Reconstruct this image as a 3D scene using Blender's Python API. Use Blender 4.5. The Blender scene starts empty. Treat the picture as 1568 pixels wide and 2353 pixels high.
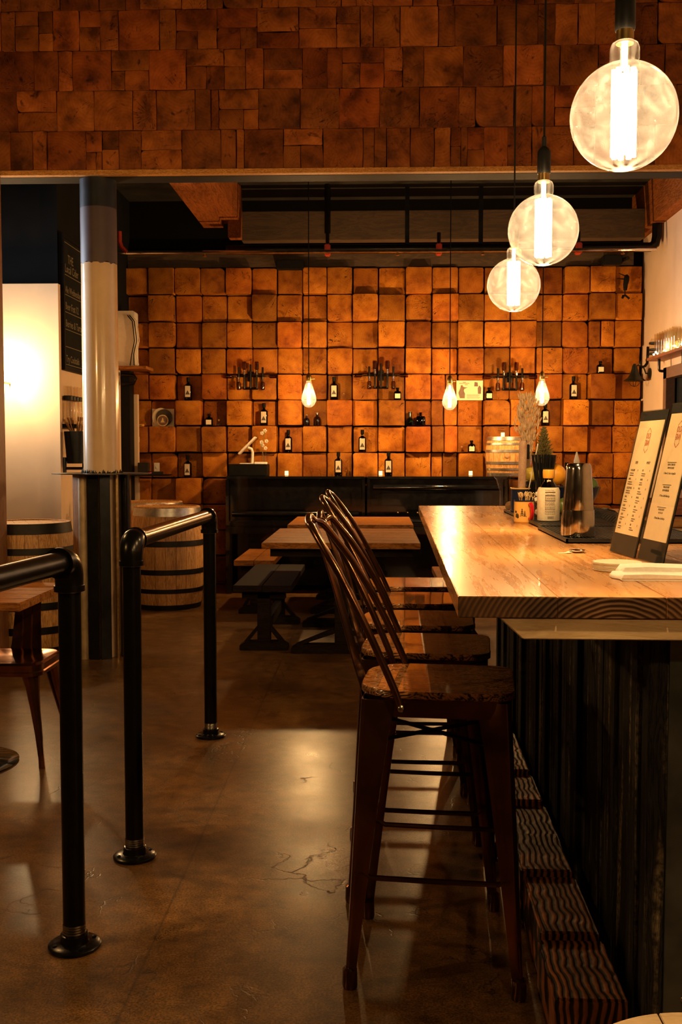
import bpy, bmesh, math, random
from mathutils import Vector, Matrix
PI = math.pi
rnd = random.Random(7)
SC = bpy.context.scene
COL = SC.collection
F, CZ = 2400.0, 1.367
YAW = math.atan(81 / F); PIT = math.atan(138.5 / F)

# ---------------------------------------------------------------- survey helpers (pixel of the photo -> real place)
_f = Vector((-math.sin(YAW) * math.cos(PIT), math.cos(YAW) * math.cos(PIT), -math.sin(PIT)))
_r = Vector((math.cos(YAW), math.sin(YAW), 0)); _u = _r.cross(_f)
def _ray(px, py): return _f + _r * ((px - 784) / F) - _u * ((py - 1176.5) / F)
def onY(px, py, Y): d = _ray(px, py); return Vector((0, 0, CZ)) + d * (Y / d.y)
def onZ(px, py, Z): d = _ray(px, py); return Vector((0, 0, CZ)) + d * ((Z - CZ) / d.z)
def onX(px, py, X): d = _ray(px, py); return Vector((0, 0, CZ)) + d * (X / d.x)

# ---------------------------------------------------------------- materials
MATS = {}
class NT:
    def __init__(s, name):
        s.m = bpy.data.materials.new(name); s.m.use_nodes = True
        s.t = s.m.node_tree; s.n = s.t.nodes; s.l = s.t.links
        s.b = s.n['Principled BSDF']; s.out = s.n['Material Output']; MATS[name] = s.m
    def add(s, k, **kw):
        nd = s.n.new(k)
        for a, v in kw.items(): setattr(nd, a, v)
        return nd
    def link(s, a, b): s.l.new(a, b)
    def coords(s, scale=(1, 1, 1), rot=(0, 0, 0), kind='Object'):
        tc = s.add('ShaderNodeTexCoord'); mp = s.add('ShaderNodeMapping')
        mp.inputs['Scale'].default_value = scale; mp.inputs['Rotation'].default_value = rot
        s.link(tc.outputs[kind], mp.inputs['Vector']); return mp.outputs['Vector']
    def noise(s, vec, scale=5, detail=4, rough=.55, dist=0):
        n = s.add('ShaderNodeTexNoise'); s.link(vec, n.inputs['Vector'])
        n.inputs['Scale'].default_value = scale; n.inputs['Detail'].default_value = detail
        n.inputs['Roughness'].default_value = rough; n.inputs['Distortion'].default_value = dist
        return n.outputs['Fac']
    def ramp(s, fac, stops, mode='LINEAR'):
        r = s.add('ShaderNodeValToRGB'); r.color_ramp.interpolation = mode; s.link(fac, r.inputs['Fac'])
        e = r.color_ramp.elements
        while len(e) < len(stops): e.new(.5)
        for q, (p, c) in zip(e, stops):
            q.position = p; q.color = (c, c, c, 1) if isinstance(c, (int, float)) else (*c, 1)
        return r.outputs['Color']
    def mix(s, fac, a, b, mode='MIX'):
        m = s.add('ShaderNodeMix', data_type='RGBA', blend_type=mode)
        for sock, v in ((m.inputs[0], fac), (m.inputs[6], a), (m.inputs[7], b)):
            if isinstance(v, (int, float)): sock.default_value = v
            elif isinstance(v, tuple): sock.default_value = (*v, 1)
            else: s.link(v, sock)
        return m.outputs[2]
    def math(s, op, a, b=None, c=None):
        m = s.add('ShaderNodeMath', operation=op)
        for i, v in enumerate((a, b, c)):
            if v is None: continue
            if isinstance(v, (int, float)): m.inputs[i].default_value = v
            else: s.link(v, m.inputs[i])
        return m.outputs[0]
    def bump(s, h, strength=.3, dist=.01):
        b = s.add('ShaderNodeBump'); b.inputs['Strength'].default_value = strength
        b.inputs['Distance'].default_value = dist; s.link(h, b.inputs['Height'])
        s.link(b.outputs['Normal'], s.b.inputs['Normal']); return b
    def set(s, **kw):
        for k, v in kw.items():
            k = {'rough': 'Roughness', 'metal': 'Metallic', 'base': 'Base Color', 'spec': 'Specular IOR Level',
                 'trans': 'Transmission Weight', 'coat': 'Coat Weight', 'coatr': 'Coat Roughness', 'ior': 'IOR', 'sss': 'Subsurface Weight'}[k]
            i = s.b.inputs[k]
            if isinstance(v, (int, float)): i.default_value = v
            elif isinstance(v, tuple): i.default_value = (*v, 1)
            else: s.link(v, i)
        return s

def plain(name, c, rough=.5, metal=0., var=.15, scale=30, bump=0., coat=0., spec=.5):
    """one colour with a little procedural mottling"""
    t = NT(name); v = t.coords()
    n = t.noise(v, scale, 3)
    d = tuple(x * (1 - var) for x in c); e = tuple(min(1, x * (1 + var)) for x in c)
    t.set(base=t.ramp(n, [(.3, d), (.7, e)]), rough=t.math('MULTIPLY_ADD', n, .12, rough - .06), metal=metal, coat=coat, spec=spec)
    if bump: t.bump(n, bump, .004)
    return t.m

def wood(name, dark, light, stretch=(1, 8, 8), scale=3, rough=.5, ring=14, bump=.25, coat=0., band=.5, spec=.5, fine=60):
    t = NT(name); v = t.coords(stretch)
    n1 = t.noise(v, scale, 5, .6, .6)
    w = t.math('FRACT', t.math('MULTIPLY', n1, ring))
    w = t.math('ABSOLUTE', t.math('MULTIPLY_ADD', w, 2, -1))
    n2 = t.noise(v, fine, 3)
    f = t.math('MULTIPLY_ADD', w, band, t.math('MULTIPLY', n2, 1 - band))
    mid = tuple((a + b) / 2 for a, b in zip(dark, light))
    col = t.ramp(f, [(.15, dark), (.45, mid), (.8, light)])
    big = t.noise(t.coords(), 2.2, 2)
    col = t.mix(.55, col, t.ramp(big, [(.3, .55), (.7, 1.0)]), 'MULTIPLY')
    t.set(base=col, rough=t.math('MULTIPLY_ADD', f, .15, rough - .07), coat=coat, spec=spec)
    t.bump(f, bump, .002)
    return t.m

def block_wood(name, dark, mid, light, rough=.62, knots=.5, crack=1.0):
    """end-grain block faces: growth rings, radial checks, knots; tone and centre change from block to block"""
    t = NT(name)
    geo = t.add('ShaderNodeNewGeometry'); rp = geo.outputs['Random Per Island']
    tc = t.add('ShaderNodeTexCoord')
    wn = t.add('ShaderNodeTexWhiteNoise', noise_dimensions='1D'); t.link(rp, wn.inputs['W'])
    off = t.add('ShaderNodeVectorMath', operation='SCALE'); t.link(wn.outputs['Color'], off.inputs[0]); off.inputs['Scale'].default_value = 40
    add = t.add('ShaderNodeVectorMath', operation='ADD'); t.link(tc.outputs['Object'], add.inputs[0]); t.link(off.outputs[0], add.inputs[1])
    v = add.outputs[0]
    # per block uv (0..1) minus a random heart
    sepuv = t.add('ShaderNodeSeparateXYZ'); t.link(tc.outputs['UV'], sepuv.inputs[0])
    sepr = t.add('ShaderNodeSeparateColor'); t.link(wn.outputs['Color'], sepr.inputs[0])
    dx = t.math('SUBTRACT', sepuv.outputs[0], t.math('MULTIPLY_ADD', sepr.outputs[0], 1.3, -.15))
    dy = t.math('SUBTRACT', sepuv.outputs[1], t.math('MULTIPLY_ADD', sepr.outputs[1], 1.3, -.15))
    rad = t.math('SQRT', t.math('ADD', t.math('MULTIPLY', dx, dx), t.math('MULTIPLY', dy, dy)))
    wob = t.noise(v, 5, 3, .5)
    rr = t.math('MULTIPLY_ADD', wob, .25, rad)
    rings = t.math('SINE', t.math('MULTIPLY', rr, 75))
    ang = t.math('ARCTAN2', dy, dx)
    cn = t.add('ShaderNodeTexNoise', noise_dimensions='2D')
    comb = t.add('ShaderNodeCombineXYZ'); t.link(t.math('MULTIPLY', ang, 2.6), comb.inputs[0]); t.link(t.math('MULTIPLY_ADD', rad, .9, t.math('MULTIPLY', rp, 90)), comb.inputs[1])
    t.link(comb.outputs[0], cn.inputs['Vector']); cn.inputs['Scale'].default_value = 1.6; cn.inputs['Detail'].default_value = 2
    ck = t.math('ABSOLUTE', t.math('SUBTRACT', cn.outputs['Fac'], .5))
    ck = t.math('MULTIPLY', ck, t.math('MULTIPLY_ADD', rad, 1.5, .5))
    ckm = t.ramp(ck, [(.0, 1), (.007, .85), (.016, 0)])
    gate = t.ramp(t.noise(v, 4.2, 2), [(.52, 0), (.6, 1)])
    crk = t.math('MULTIPLY', t.math('MULTIPLY', ckm, gate), crack)
    kn = t.ramp(t.noise(v, 9, 4, .6, 1.2), [(.62, 0), (.72, 1)])
    pat = t.ramp(t.noise(v, 6, 4, .6), [(.3, dark), (.52, mid), (.75, light)])
    pat = t.mix(t.math('MULTIPLY_ADD', rings, .07, .08), pat, dark)
    pat = t.mix(t.math('MULTIPLY', kn, knots), pat, tuple(x * .25 for x in dark))
    tone = t.ramp(sepr.outputs[2], [(0, .5), (.5, .85), (1, 1.15)])
    col = t.mix(1.0, pat, tone, 'MULTIPLY')
    tint = t.ramp(rp, [(0, (1, .74, .62)), (.4, (1, 1, 1)), (1, (1, 1.06, .9))])
    col = t.mix(.8, col, tint, 'MULTIPLY')
    col = t.mix(crk, col, (.012, .006, .003))
    t.set(base=col, rough=rough, spec=.15)
    h = t.math('SUBTRACT', t.math('MULTIPLY', t.noise(v, 40, 4), .5), t.math('MULTIPLY', crk, 1.5))
    t.bump(h, .5, .006)
    return t.m

block_wood('wall_blocks', (.20, .050, .006), (.44, .145, .012), (.60, .225, .022), crack=1.0)
block_wood('header_blocks', (.09, .024, .005), (.36, .10, .017), (.58, .175, .034), knots=.85, crack=.9, rough=.55)
wood('bar_wood', (.40, .165, .045), (.68, .34, .115), (9, .6, 9), 1.4, .27, 4, .04, .2, .4, .5, 14)
wood('pine', (.50, .32, .15), (.74, .53, .28), (1, 5, 8), 2.5, .5, 7, .1, 0, .35)
wood('seat_wood', (.010, .004, .001), (.46, .19, .055), (2.4, 9, 6), 2.3, .2, 15, .35, .6, .92)
wood('table_wood', (.14, .045, .010), (.48, .19, .045), (1.2, 6, 6), 2.5, .55, 8, .15, 0, .45, .03)
wood('dark_wood', (.006, .004, .003), (.028, .016, .01), (1, 8, 8), 3, .75, 8, .2, 0, .5, .08)
wood('barrel_wood', (.26, .10, .025), (.85, .46, .15), (9, 9, 1), 2.5, .55, 7, .2, 0, .4)
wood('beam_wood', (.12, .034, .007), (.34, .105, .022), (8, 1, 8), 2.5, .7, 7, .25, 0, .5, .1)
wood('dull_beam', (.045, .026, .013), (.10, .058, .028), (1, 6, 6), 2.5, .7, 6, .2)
wood('header_board', (.30, .10, .02), (.95, .45, .11), (1.5, 9, 9), 6, .5, 9, .2, 0, .5, .2)
wood('cladding_wood', (.004, .004, .004), (.035, .03, .022), (9, 9, .8), 4, .75, 9, 1.0, 0, .6, .2)
t_ = NT.__new__(NT); t_.m = MATS['cladding_wood']; t_.t = t_.m.node_tree; t_.n = t_.t.nodes; t_.l = t_.t.links; t_.b = t_.n['Principled BSDF']
worn = t_.math('MULTIPLY', t_.ramp(t_.noise(t_.coords((16, 16, 1.0)), 1.6, 3), [(.56, 0), (.66, 1)]), t_.ramp(t_.noise(t_.coords(), 60, 4), [(.4, .1), (.65, 1)]))
src = t_.b.inputs['Base Color'].links[0].from_socket
t_.link(t_.mix(worn, src, (.26, .20, .12)), t_.b.inputs['Base Color'])
wood('fence_post', (.13, .045, .014), (.30, .12, .04), (9, 9, 1), 3, .5, 7, .3)
wood('crate_wood', (.17, .05, .02), (.34, .12, .05), (1, 6, 6), 3, .5, 7, .2)
wood('counter_wood', (.36, .14, .03), (.62, .29, .08), (1, 7, 7), 2.6, .35, 8, .15, .2, .4)
wood('muddler_wood', (.42, .16, .07), (.75, .52, .34), (7, 7, 2.5), 3, .6, 4, .2, 0, .2)
plain('black_steel', (.012, .012, .012), .32, .6, .3, 20, .05)
plain('pipe_steel', (.018, .016, .014), .24, .8, .15, 25, .02)
plain('bright_thread', (.35, .3, .22), .3, 1.0)
plain('bronze_steel', (.15, .062, .026), .2, .92, .35, 9, .03, .25)
plain('copper_steel', (.32, .125, .055), .2, .95, .35, 8, .03, .3)
plain('screw_steel', (.45, .4, .33), .25, 1.0)
plain('hoop_black', (.02, .018, .016), .5, .7, .3)
plain('hoop_silver', (.42, .40, .37), .35, .9, .2)
plain('matte_black', (.006, .006, .006), .6, 0, .3, 30, 0, 0, .12)
plain('gloss_black', (.006, .006, .007), .12, 0, .3, 20, 0, .5)
plain('black_rubber', (.012, .012, .011), .42, 0, .2)
plain('black_plastic', (.008, .008, .008), .4, 0, .2, 30, 0, 0, .25)
plain('cream_wall', (.74, .53, .33), .8, 0, .06, 3, .05)
plain('cream_wall_right', (.68, .52, .40), .8, 0, .06, 3, .05)
plain('black_wall', (.008, .008, .008), .9, 0, .2, 5, 0, 0, .1)
plain('dark_ceiling', (.018, .014, .010), .8, 0, .4, 4, .1)
plain('dim_wall', (.06, .045, .03), .85, 0, .2, 3)
plain('cream_paint', (.74, .52, .30), .2, 0, .08, 5, .02, .3)
plain('brown_paint', (.085, .055, .055), .5, 0, .15, 8)
plain('blueblack_paint', (.012, .014, .018), .4, 0, .2, 8)
plain('ledge_steel', (.06, .05, .04), .35, .9, .3)
plain('paper', (.80, .68, .46), .8, 0, .04, 60)
plain('menu_paper', (.82, .66, .42), .35, 0, .04, 40)
plain('white_cloth', (.82, .78, .70), .8, 0, .06, 90, .2)
plain('card', (.74, .64, .46), .7, 0, .08, 80)
plain('white_plastic', (.74, .66, .54), .35, 0, .04)
plain('ink', (.05, .03, .02), .7)
plain('red_ink', (.42, .07, .02), .7)
plain('chalk', (.20, .16, .08), .9, 0, .3, 200)
plain('slate', (.010, .011, .010), .8, 0, .4, 6, 0, 0, .1)
plain('orange_peel', (.90, .40, .03), .38, 0, .1, 60, .15)
plain('lime_peel', (.10, .14, .025), .4, 0, .3, 30, .1)
plain('lemon_peel', (.85, .65, .08), .38, 0, .1, 60, .15)
plain('yellow_enamel', (.88, .50, .12), .2, 0, .03, 5, 0, .3)
plain('navy_enamel', (.012, .018, .05), .2, 0, .1, 5, 0, .3)
plain('red_enamel', (.55, .012, .02), .15, 0, .05, 5, 0, .4)
plain('yellow_cap', (.85, .40, .04), .35, 0, .05)
plain('bamboo', (.72, .52, .24), .5, 0, .15, 90)
plain('dry_grass', (.88, .62, .36), .8, 0, .2, 60)
plain('fir_green', (.26, .22, .07), .7, 0, .3, 60)
plain('dark_plant', (.015, .02, .008), .7, 0, .3, 30)
plain('sugar', (.85, .80, .70), .7, 0, .05, 90, .2)
plain('cork', (.40, .22, .09), .85, 0, .3, 120, .4)
plain('red_plastic', (.32, .03, .015), .4)
plain('chrome', (.62, .55, .46), .12, 1.0, .1)
plain('brass', (.50, .33, .12), .3, 1.0, .2)
plain('galvanized', (.10, .11, .10), .5, .7, .5, 7, .1)
plain('shade_enamel', (.012, .014, .012), .35, .3, .2)
plain('stem_green', (.12, .14, .03), .6)
plain('coffee_bean', (.07, .025, .01), .5, 0, .3, 60)
plain('window_dark', (.015, .018, .020), .15, 0, .1)
plain('frame_brown', (.16, .085, .05), .55, 0, .15)
plain('dark_void', (.006, .005, .004), .9, 0, .1, 30, 0, 0, .05)

def glass(name, tint=(1, 1, 1), dust_haze=0., rough=.02, gloss=1.0):
    """thin clear glass wall: sees through with a tint, reflects at grazing angles, an optional dusty translucent haze, which on bulbs imitates bloom"""
    t = NT(name); t.n.remove(t.b)
    tr = t.add('ShaderNodeBsdfTransparent'); tr.inputs[0].default_value = (*tint, 1)
    gl = t.add('ShaderNodeBsdfGlossy'); gl.inputs['Roughness'].default_value = rough
    lw = t.add('ShaderNodeLayerWeight'); lw.inputs['Blend'].default_value = .5
    fr_ = t.math('MULTIPLY_ADD', t.math('POWER', lw.outputs['Facing'], 4.5), .9, .045)
    m = t.add('ShaderNodeMixShader'); t.link(t.math('MULTIPLY', fr_, gloss), m.inputs[0]); t.link(tr.outputs[0], m.inputs[1]); t.link(gl.outputs[0], m.inputs[2])
    o = m.outputs[0]
    if dust_haze:
        tl = t.add('ShaderNodeBsdfTranslucent'); tl.inputs[0].default_value = (1, .95, .92, 1)
        n = t.noise(t.coords(), 45, 5, .7)
        d = t.ramp(n, [(.45, dust_haze * .6), (.75, dust_haze * 1.5)])
        m2 = t.add('ShaderNodeMixShader'); t.link(d, m2.inputs[0]); t.link(o, m2.inputs[1]); t.link(tl.outputs[0], m2.inputs[2]); o = m2.outputs[0]
    t.link(o, t.out.inputs[0]); return t.m
glass('clear_glass', (.96, .95, .92))
glass('bulb_glass', (1, .93, .78), dust_haze=.015)  # dusty haze, also tuned to imitate the creamy bloom inside the lit bulbs
glass('amber_glass', (.30, .10, .03))
glass('dark_bottle_glass', (.10, .05, .03))
glass('green_glass', (.12, .30, .16))
glass('antique_glass', (.45, .30, .14))
glass('clear_plastic', (.97, .96, .93), gloss=.45)
glass('tumbler_glass', (.94, .90, .80), dust_haze=.04)

def emit(name, c, s):
    t = NT(name); t.n.remove(t.b); e = t.add('ShaderNodeEmission')
    e.inputs[0].default_value = (*c, 1); e.inputs[1].default_value = s; t.link(e.outputs[0], t.out.inputs[0]); return t.m
emit('filament', (1, .66, .30), 60)
emit('filament_small', (1, .60, .24), 160)
emit('candle_glow', (1, .62, .22), 6)
emit('fairy_glow', (1, .78, .5), 22)
emit('red_led', (1, .02, .03), 3)

def wave_wood(name, dark, light, kind, scale, dist, loc=(0, 0, 0), rough=.5, lo=.3, hi=.7, bump=.4, direction='X'):
    t = NT(name); tc = t.add('ShaderNodeTexCoord'); mp = t.add('ShaderNodeMapping'); mp.inputs['Location'].default_value = loc
    t.link(tc.outputs['Object'], mp.inputs['Vector']); w = t.add('ShaderNodeTexWave', wave_type=kind)
    if kind == 'RINGS': w.rings_direction = 'Y'
    else: w.bands_direction = direction
    t.link(mp.outputs[0], w.inputs['Vector']); w.inputs['Scale'].default_value = scale; w.inputs['Distortion'].default_value = dist; w.inputs['Detail'].default_value = 2; w.inputs['Detail Scale'].default_value = 1.2 / max(scale * .1, 1)
    col = t.ramp(w.outputs['Fac'], [(lo, dark), (hi, light)])
    col = t.mix(.8, col, t.ramp(t.noise(t.coords(), 9, 4), [(.35, .25), (.65, 1.1)]), 'MULTIPLY')
    t.set(base=col, rough=rough, spec=.3); t.bump(w.outputs['Fac'], bump, .003); return t.m
wave_wood('burnt_wood', (.010, .004, .002), (.38, .12, .03), 'BANDS', 17, 6, rough=.5, bump=.8)
wave_wood('end_grain', (.075, .033, .011), (.15, .070, .024), 'RINGS', 30, 3.5, (-.33, 0, -.90), .6, .1, .9, .3)

def floor_mat():
    t = NT('stained_concrete'); v = t.coords()
    a = t.noise(v, 1.3, 6, .6, .5); b = t.noise(v, 14, 5, .7); c = t.noise(v, 160, 2, .7)
    col = t.ramp(a, [(.28, (.075, .034, .009)), (.5, (.165, .078, .022)), (.72, (.27, .135, .042))])
    col = t.mix(.85, col, t.ramp(b, [(.32, .35), (.68, 1.25)]), 'MULTIPLY')
    col = t.mix(.8, col, t.ramp(c, [(.38, .35), (.62, 1.4)]), 'MULTIPLY')
    vo = t.add('ShaderNodeTexVoronoi', feature='DISTANCE_TO_EDGE')
    dn = t.add('ShaderNodeTexNoise'); t.link(v, dn.inputs['Vector']); dn.inputs['Scale'].default_value = 5; dn.inputs['Detail'].default_value = 6
    sc = t.add('ShaderNodeVectorMath', operation='MULTIPLY_ADD'); t.link(dn.outputs['Color'], sc.inputs[0]); sc.inputs[1].default_value = (.5, .5, .5); t.link(v, sc.inputs[2])
    t.link(sc.outputs[0], vo.inputs['Vector']); vo.inputs['Scale'].default_value = 2.6
    cr = t.ramp(vo.outputs['Distance'], [(0, 1), (.006, .6), (.014, 0)])
    g = t.ramp(t.noise(v, 2.1, 2), [(.48, 0), (.62, 1)])
    cr = t.math('MULTIPLY', cr, g)
    col = t.mix(t.math('MULTIPLY', t.ramp(t.noise(v, 8, 7, .75), [(.60, 0), (.68, .7)]), .8), col, (.02, .010, .004))
    col = t.mix(t.math('MULTIPLY', cr, .9), col, (.012, .007, .004))
    pit = t.ramp(t.noise(v, 75, 3, .6), [(.66, 0), (.70, 1)])
    col = t.mix(t.math('MULTIPLY', t.math('MULTIPLY', pit, t.ramp(t.noise(v, 3.1, 3), [(.4, 0), (.6, 1)])), .8), col, (.008, .004, .002))
    # saw-cut joints across the slab
    sx = t.add('ShaderNodeSeparateXYZ'); t.link(v, sx.inputs[0])
    jy = t.math('ABSOLUTE', t.math('SUBTRACT', sx.outputs[1], 5.93)); jx = t.math('ABSOLUTE', t.math('SUBTRACT', sx.outputs[0], -.62))
    j = t.ramp(t.math('MINIMUM', jy, jx), [(0, 1), (.006, 0)])
    col = t.mix(t.math('MULTIPLY', j, .55), col, (.01, .006, .004))
    t.set(base=col, rough=t.ramp(t.noise(v, 2.5, 3, .5), [(.3, .27), (.7, .37)]), spec=.5)
    t.bump(t.math('SUBTRACT', t.math('MULTIPLY_ADD', t.noise(v, 5, 2), .6, t.math('MULTIPLY', c, .12)), t.math('MULTIPLY', cr, .5)), .16, .01)
    return t.m
floor_mat()

def label_mat():
    t = NT('bottle_label'); tc = t.add('ShaderNodeTexCoord'); s = t.add('ShaderNodeSeparateXYZ'); t.link(tc.outputs['Generated'], s.inputs[0])
    x = t.math('ABSOLUTE', t.math('SUBTRACT', s.outputs[0], .5)); z = s.outputs[2]
    hill = t.math('LESS_THAN', z, t.math('SUBTRACT', .62, t.math('MULTIPLY', x, .9)))
    low = t.math('GREATER_THAN', z, .22)
    m = t.math('MULTIPLY', hill, low)
    col = t.mix(m, (.62, .50, .34), (.06, .045, .04))
    t.set(base=col, rough=.6); return t.m
label_mat()
M = MATS

# ---------------------------------------------------------------- mesh builder
def prop(o, label=None, cat=None, group=None, kind=None):
    if label: o['label'] = label
    if cat: o['category'] = cat
    if group: o['group'] = group
    if kind: o['kind'] = kind
    return o

class MB:
    def __init__(s): s.v = []; s.f = []; s.uv = {}
    def add(s, vs, fs, mat=None):
        o = len(s.v)
        for p in vs:
            p = Vector(p); s.v.append(tuple(mat @ p) if mat else tuple(p))
        s.f += [tuple(o + i for i in f) for f in fs]; return s
    def box(s, a, b, mat=None):
        x0, y0, z0 = a; x1, y1, z1 = b
        return s.add([(x0, y0, z0), (x1, y0, z0), (x1, y1, z0), (x0, y1, z0), (x0, y0, z1), (x1, y0, z1), (x1, y1, z1), (x0, y1, z1)],
                     [(0, 3, 2, 1), (4, 5, 6, 7), (0, 1, 5, 4), (1, 2, 6, 5), (2, 3, 7, 6), (3, 0, 4, 7)], mat)
    def cbox(s, c, d, mat=None):
        return s.box([c[i] - d[i] / 2 for i in range(3)], [c[i] + d[i] / 2 for i in range(3)], mat)
    def loft(s, rings, cap=True, closed=True, mat=None, loop=False):
        n = len(rings[0]); vs = [p for r in rings for p in r]; fs = []
        m = len(rings)
        for i in range(m if loop else m - 1):
            i2 = (i + 1) % m
            for j in range(n if closed else n - 1):
                k = (j + 1) % n; fs.append((i * n + j, i * n + k, i2 * n + k, i2 * n + j))
        if cap and not loop:
            fs.append(tuple(range(n - 1, -1, -1))); fs.append(tuple((m - 1) * n + j for j in range(n)))
        return s.add(vs, fs, mat)
    def lathe(s, prof, seg=24, c=(0, 0, 0), cap=True, mat=None, sq=None, loop=False):
        """prof: [(radius, z)]"""
        rings = []
        for r, z in prof:
            r = max(r, 1e-4); ring = []
            for j in range(seg):
                a = 2 * PI * j / seg; x, y = math.cos(a), math.sin(a)
                if sq:   # superellipse section
                    k = (abs(x) ** sq + abs(y) ** sq) ** (-1 / sq); x *= k; y *= k
                ring.append((c[0] + r * x, c[1] + r * y, c[2] + z))
            rings.append(ring)
        return s.loft(rings, cap, mat=mat, loop=loop)
    def tube(s, pts, r, seg=10, cap=True, closed=False, mat=None):
        P = [Vector(p) for p in pts]; n = len(P); R = r if isinstance(r, (list, tuple)) else [r] * n
        T = []
        for i in range(n):
            if closed: t = P[(i + 1) % n] - P[i - 1]
            else: t = P[min(i + 1, n - 1)] - P[max(i - 1, 0)]
            T.append(t.normalized())
        up = Vector((0, 0, 1)) if abs(T[0].z) < .9 else Vector((1, 0, 0))
        nrm = (up - T[0] * up.dot(T[0])).normalized(); rings = []
        for i in range(n):
            if i: nrm = (nrm - T[i] * nrm.dot(T[i])).normalized()
            b = T[i].cross(nrm)
            rings.append([tuple(P[i] + (nrm * math.cos(2 * PI * j / seg) + b * math.sin(2 * PI * j / seg)) * R[i]) for j in range(seg)])
        return s.loft(rings, cap and not closed, mat=mat, loop=closed)
    def prism(s, poly, h0, h1, axis='z', mat=None):
        def mk(p, h): return {'z': (p[0], p[1], h), 'y': (p[0], h, p[1]), 'x': (h, p[0], p[1])}[axis]
        return s.loft([[mk(p, h0) for p in poly], [mk(p, h1) for p in poly]], True, mat=mat)
    def sphere(s, c, r, seg=16, rings=10, sc=(1, 1, 1), mat=None):
        prof = []
        for i in range(rings + 1):
            a = -PI / 2 + PI * i / rings; prof.append((math.cos(a) * r, math.sin(a) * r))
        mt = Matrix.Translation(c) @ Matrix.Diagonal((*sc, 1))
        return s.lathe(prof, seg, mat=(mat @ mt) if mat else mt)
    def mesh(s, name, mat, angle=35, bevel=0):
        me = bpy.data.meshes.new(name); me.from_pydata(s.v, [], s.f)
        bm = bmesh.new(); bm.from_mesh(me); bmesh.ops.recalc_face_normals(bm, faces=bm.faces)
        if bevel:
            es = [e for e in bm.edges if len(e.link_faces) == 2 and e.calc_face_angle(0) > .6]
            bmesh.ops.bevel(bm, geom=es, offset=bevel, segments=2, affect='EDGES', clamp_overlap=True)
        bm.to_mesh(me); bm.free()
        for p in me.polygons: p.use_smooth = True
        me.set_sharp_from_angle(angle=math.radians(angle))
        mm = M[mat] if isinstance(mat, str) else mat
        me.materials.append(mm); return me
    def obj(s, name, mat, parent=None, angle=35, bevel=0, loc=None):
        o = bpy.data.objects.new(name, s.mesh(name, mat, angle, bevel)); COL.objects.link(o)
        if parent: o.parent = parent
        if loc: o.location = loc
        return o

def thing(name, label, cat, loc=(0, 0, 0), rz=0, group=None):
    o = bpy.data.objects.new(name, None); COL.objects.link(o); o.location = loc; o.rotation_euler = (0, 0, rz)
    o.empty_display_size = .05
    return prop(o, label, cat, group)
def struct(o): o['kind'] = 'structure'; return o
def kids(o): return [c for c in list(bpy.data.objects) if c.parent == o]
def copy_tree(o, loc=None, rz=None, label=None, group=None, parent=None):
    c = o.copy(); COL.objects.link(c)
    if parent: c.parent = parent
    if loc is not None: c.location = loc
    if rz is not None: c.rotation_euler = (0, 0, rz)
    if label: c['label'] = label
    if group: c['group'] = group
    for k in kids(o): copy_tree(k, parent=c)
    return c
def text_mb(mb, txt, size, mat4, align='LEFT', ext=.0004, sx=1.0, spacing=1.0):
    cu = bpy.data.curves.new('lettering', 'FONT'); cu.body = txt; cu.size = size; cu.align_x = align; cu.extrude = ext; cu.resolution_u = 2; cu.space_line = spacing
    o = bpy.data.objects.new('lettering', cu); COL.objects.link(o)
    dg = bpy.context.evaluated_depsgraph_get(); me = bpy.data.meshes.new_from_object(o.evaluated_get(dg))
    mm = mat4 @ Matrix.Diagonal((sx, 1, 1, 1))
    mb.add([v.co for v in me.vertices], [tuple(p.vertices) for p in me.polygons], mm)
    bpy.data.objects.remove(o); bpy.data.curves.remove(cu); bpy.data.meshes.remove(me)
def frame(o, x, y):
    """matrix whose local x,y lie along the given world vectors"""
    x = Vector(x).normalized(); y = Vector(y).normalized(); z = x.cross(y)
    m = Matrix((x, y, z)).transposed().to_4x4(); m.translation = Vector(o); return m
def light(name, loc, power, color=(1, .66, .33), r=.03, kind='POINT'):
    l = bpy.data.lights.new(name, kind); l.energy = power; l.color = color
    if kind == 'POINT': l.shadow_soft_size = r
    o = bpy.data.objects.new(name, l); COL.objects.link(o); o.location = loc; return o

# ================================================================ SETTING
struct(MB().box((-5.2, -4.2, -.1), (3.2, 11.2, 0)).obj('floor', 'stained_concrete'))
struct(MB().box((-5.2, -4.2, 4.7), (3.2, 7.0, 4.8)).obj('ceiling', 'dark_ceiling'))
mb = MB().box((-5.2, 6.98, 3.95), (3.2, 11.2, 4.75))
struct(mb.obj('ceiling', 'dark_ceiling'))
wr = MB().box((2.72, -4.2, 0), (2.85, 9.86, 3.53)); wr.box((2.72, 9.86, 2.12), (2.85, 11.1, 3.53)); wr.box((2.72, 9.86, 0), (2.85, 11.1, 2.12))
wr = MB()
wr.box((2.72, -4.2, 0), (2.85, 8.2, 3.53)); wr.box((2.72, -4.2, 3.53), (2.85, 7.0, 4.75)); wr.box((2.72, 9.82, 0), (2.85, 11.1, 3.53))
wr.box((2.72, 8.2, 2.12), (2.85, 9.82, 3.53)); wr.box((2.72, 8.2, 0), (2.85, 9.82, .95))
struct(wr.obj('wall_right', 'cream_wall_right'))
struct(MB().box((2.60, 7.0, 3.53), (2.85, 11.1, 4.7)).obj('trim_1', 'beam_wood'))
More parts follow.
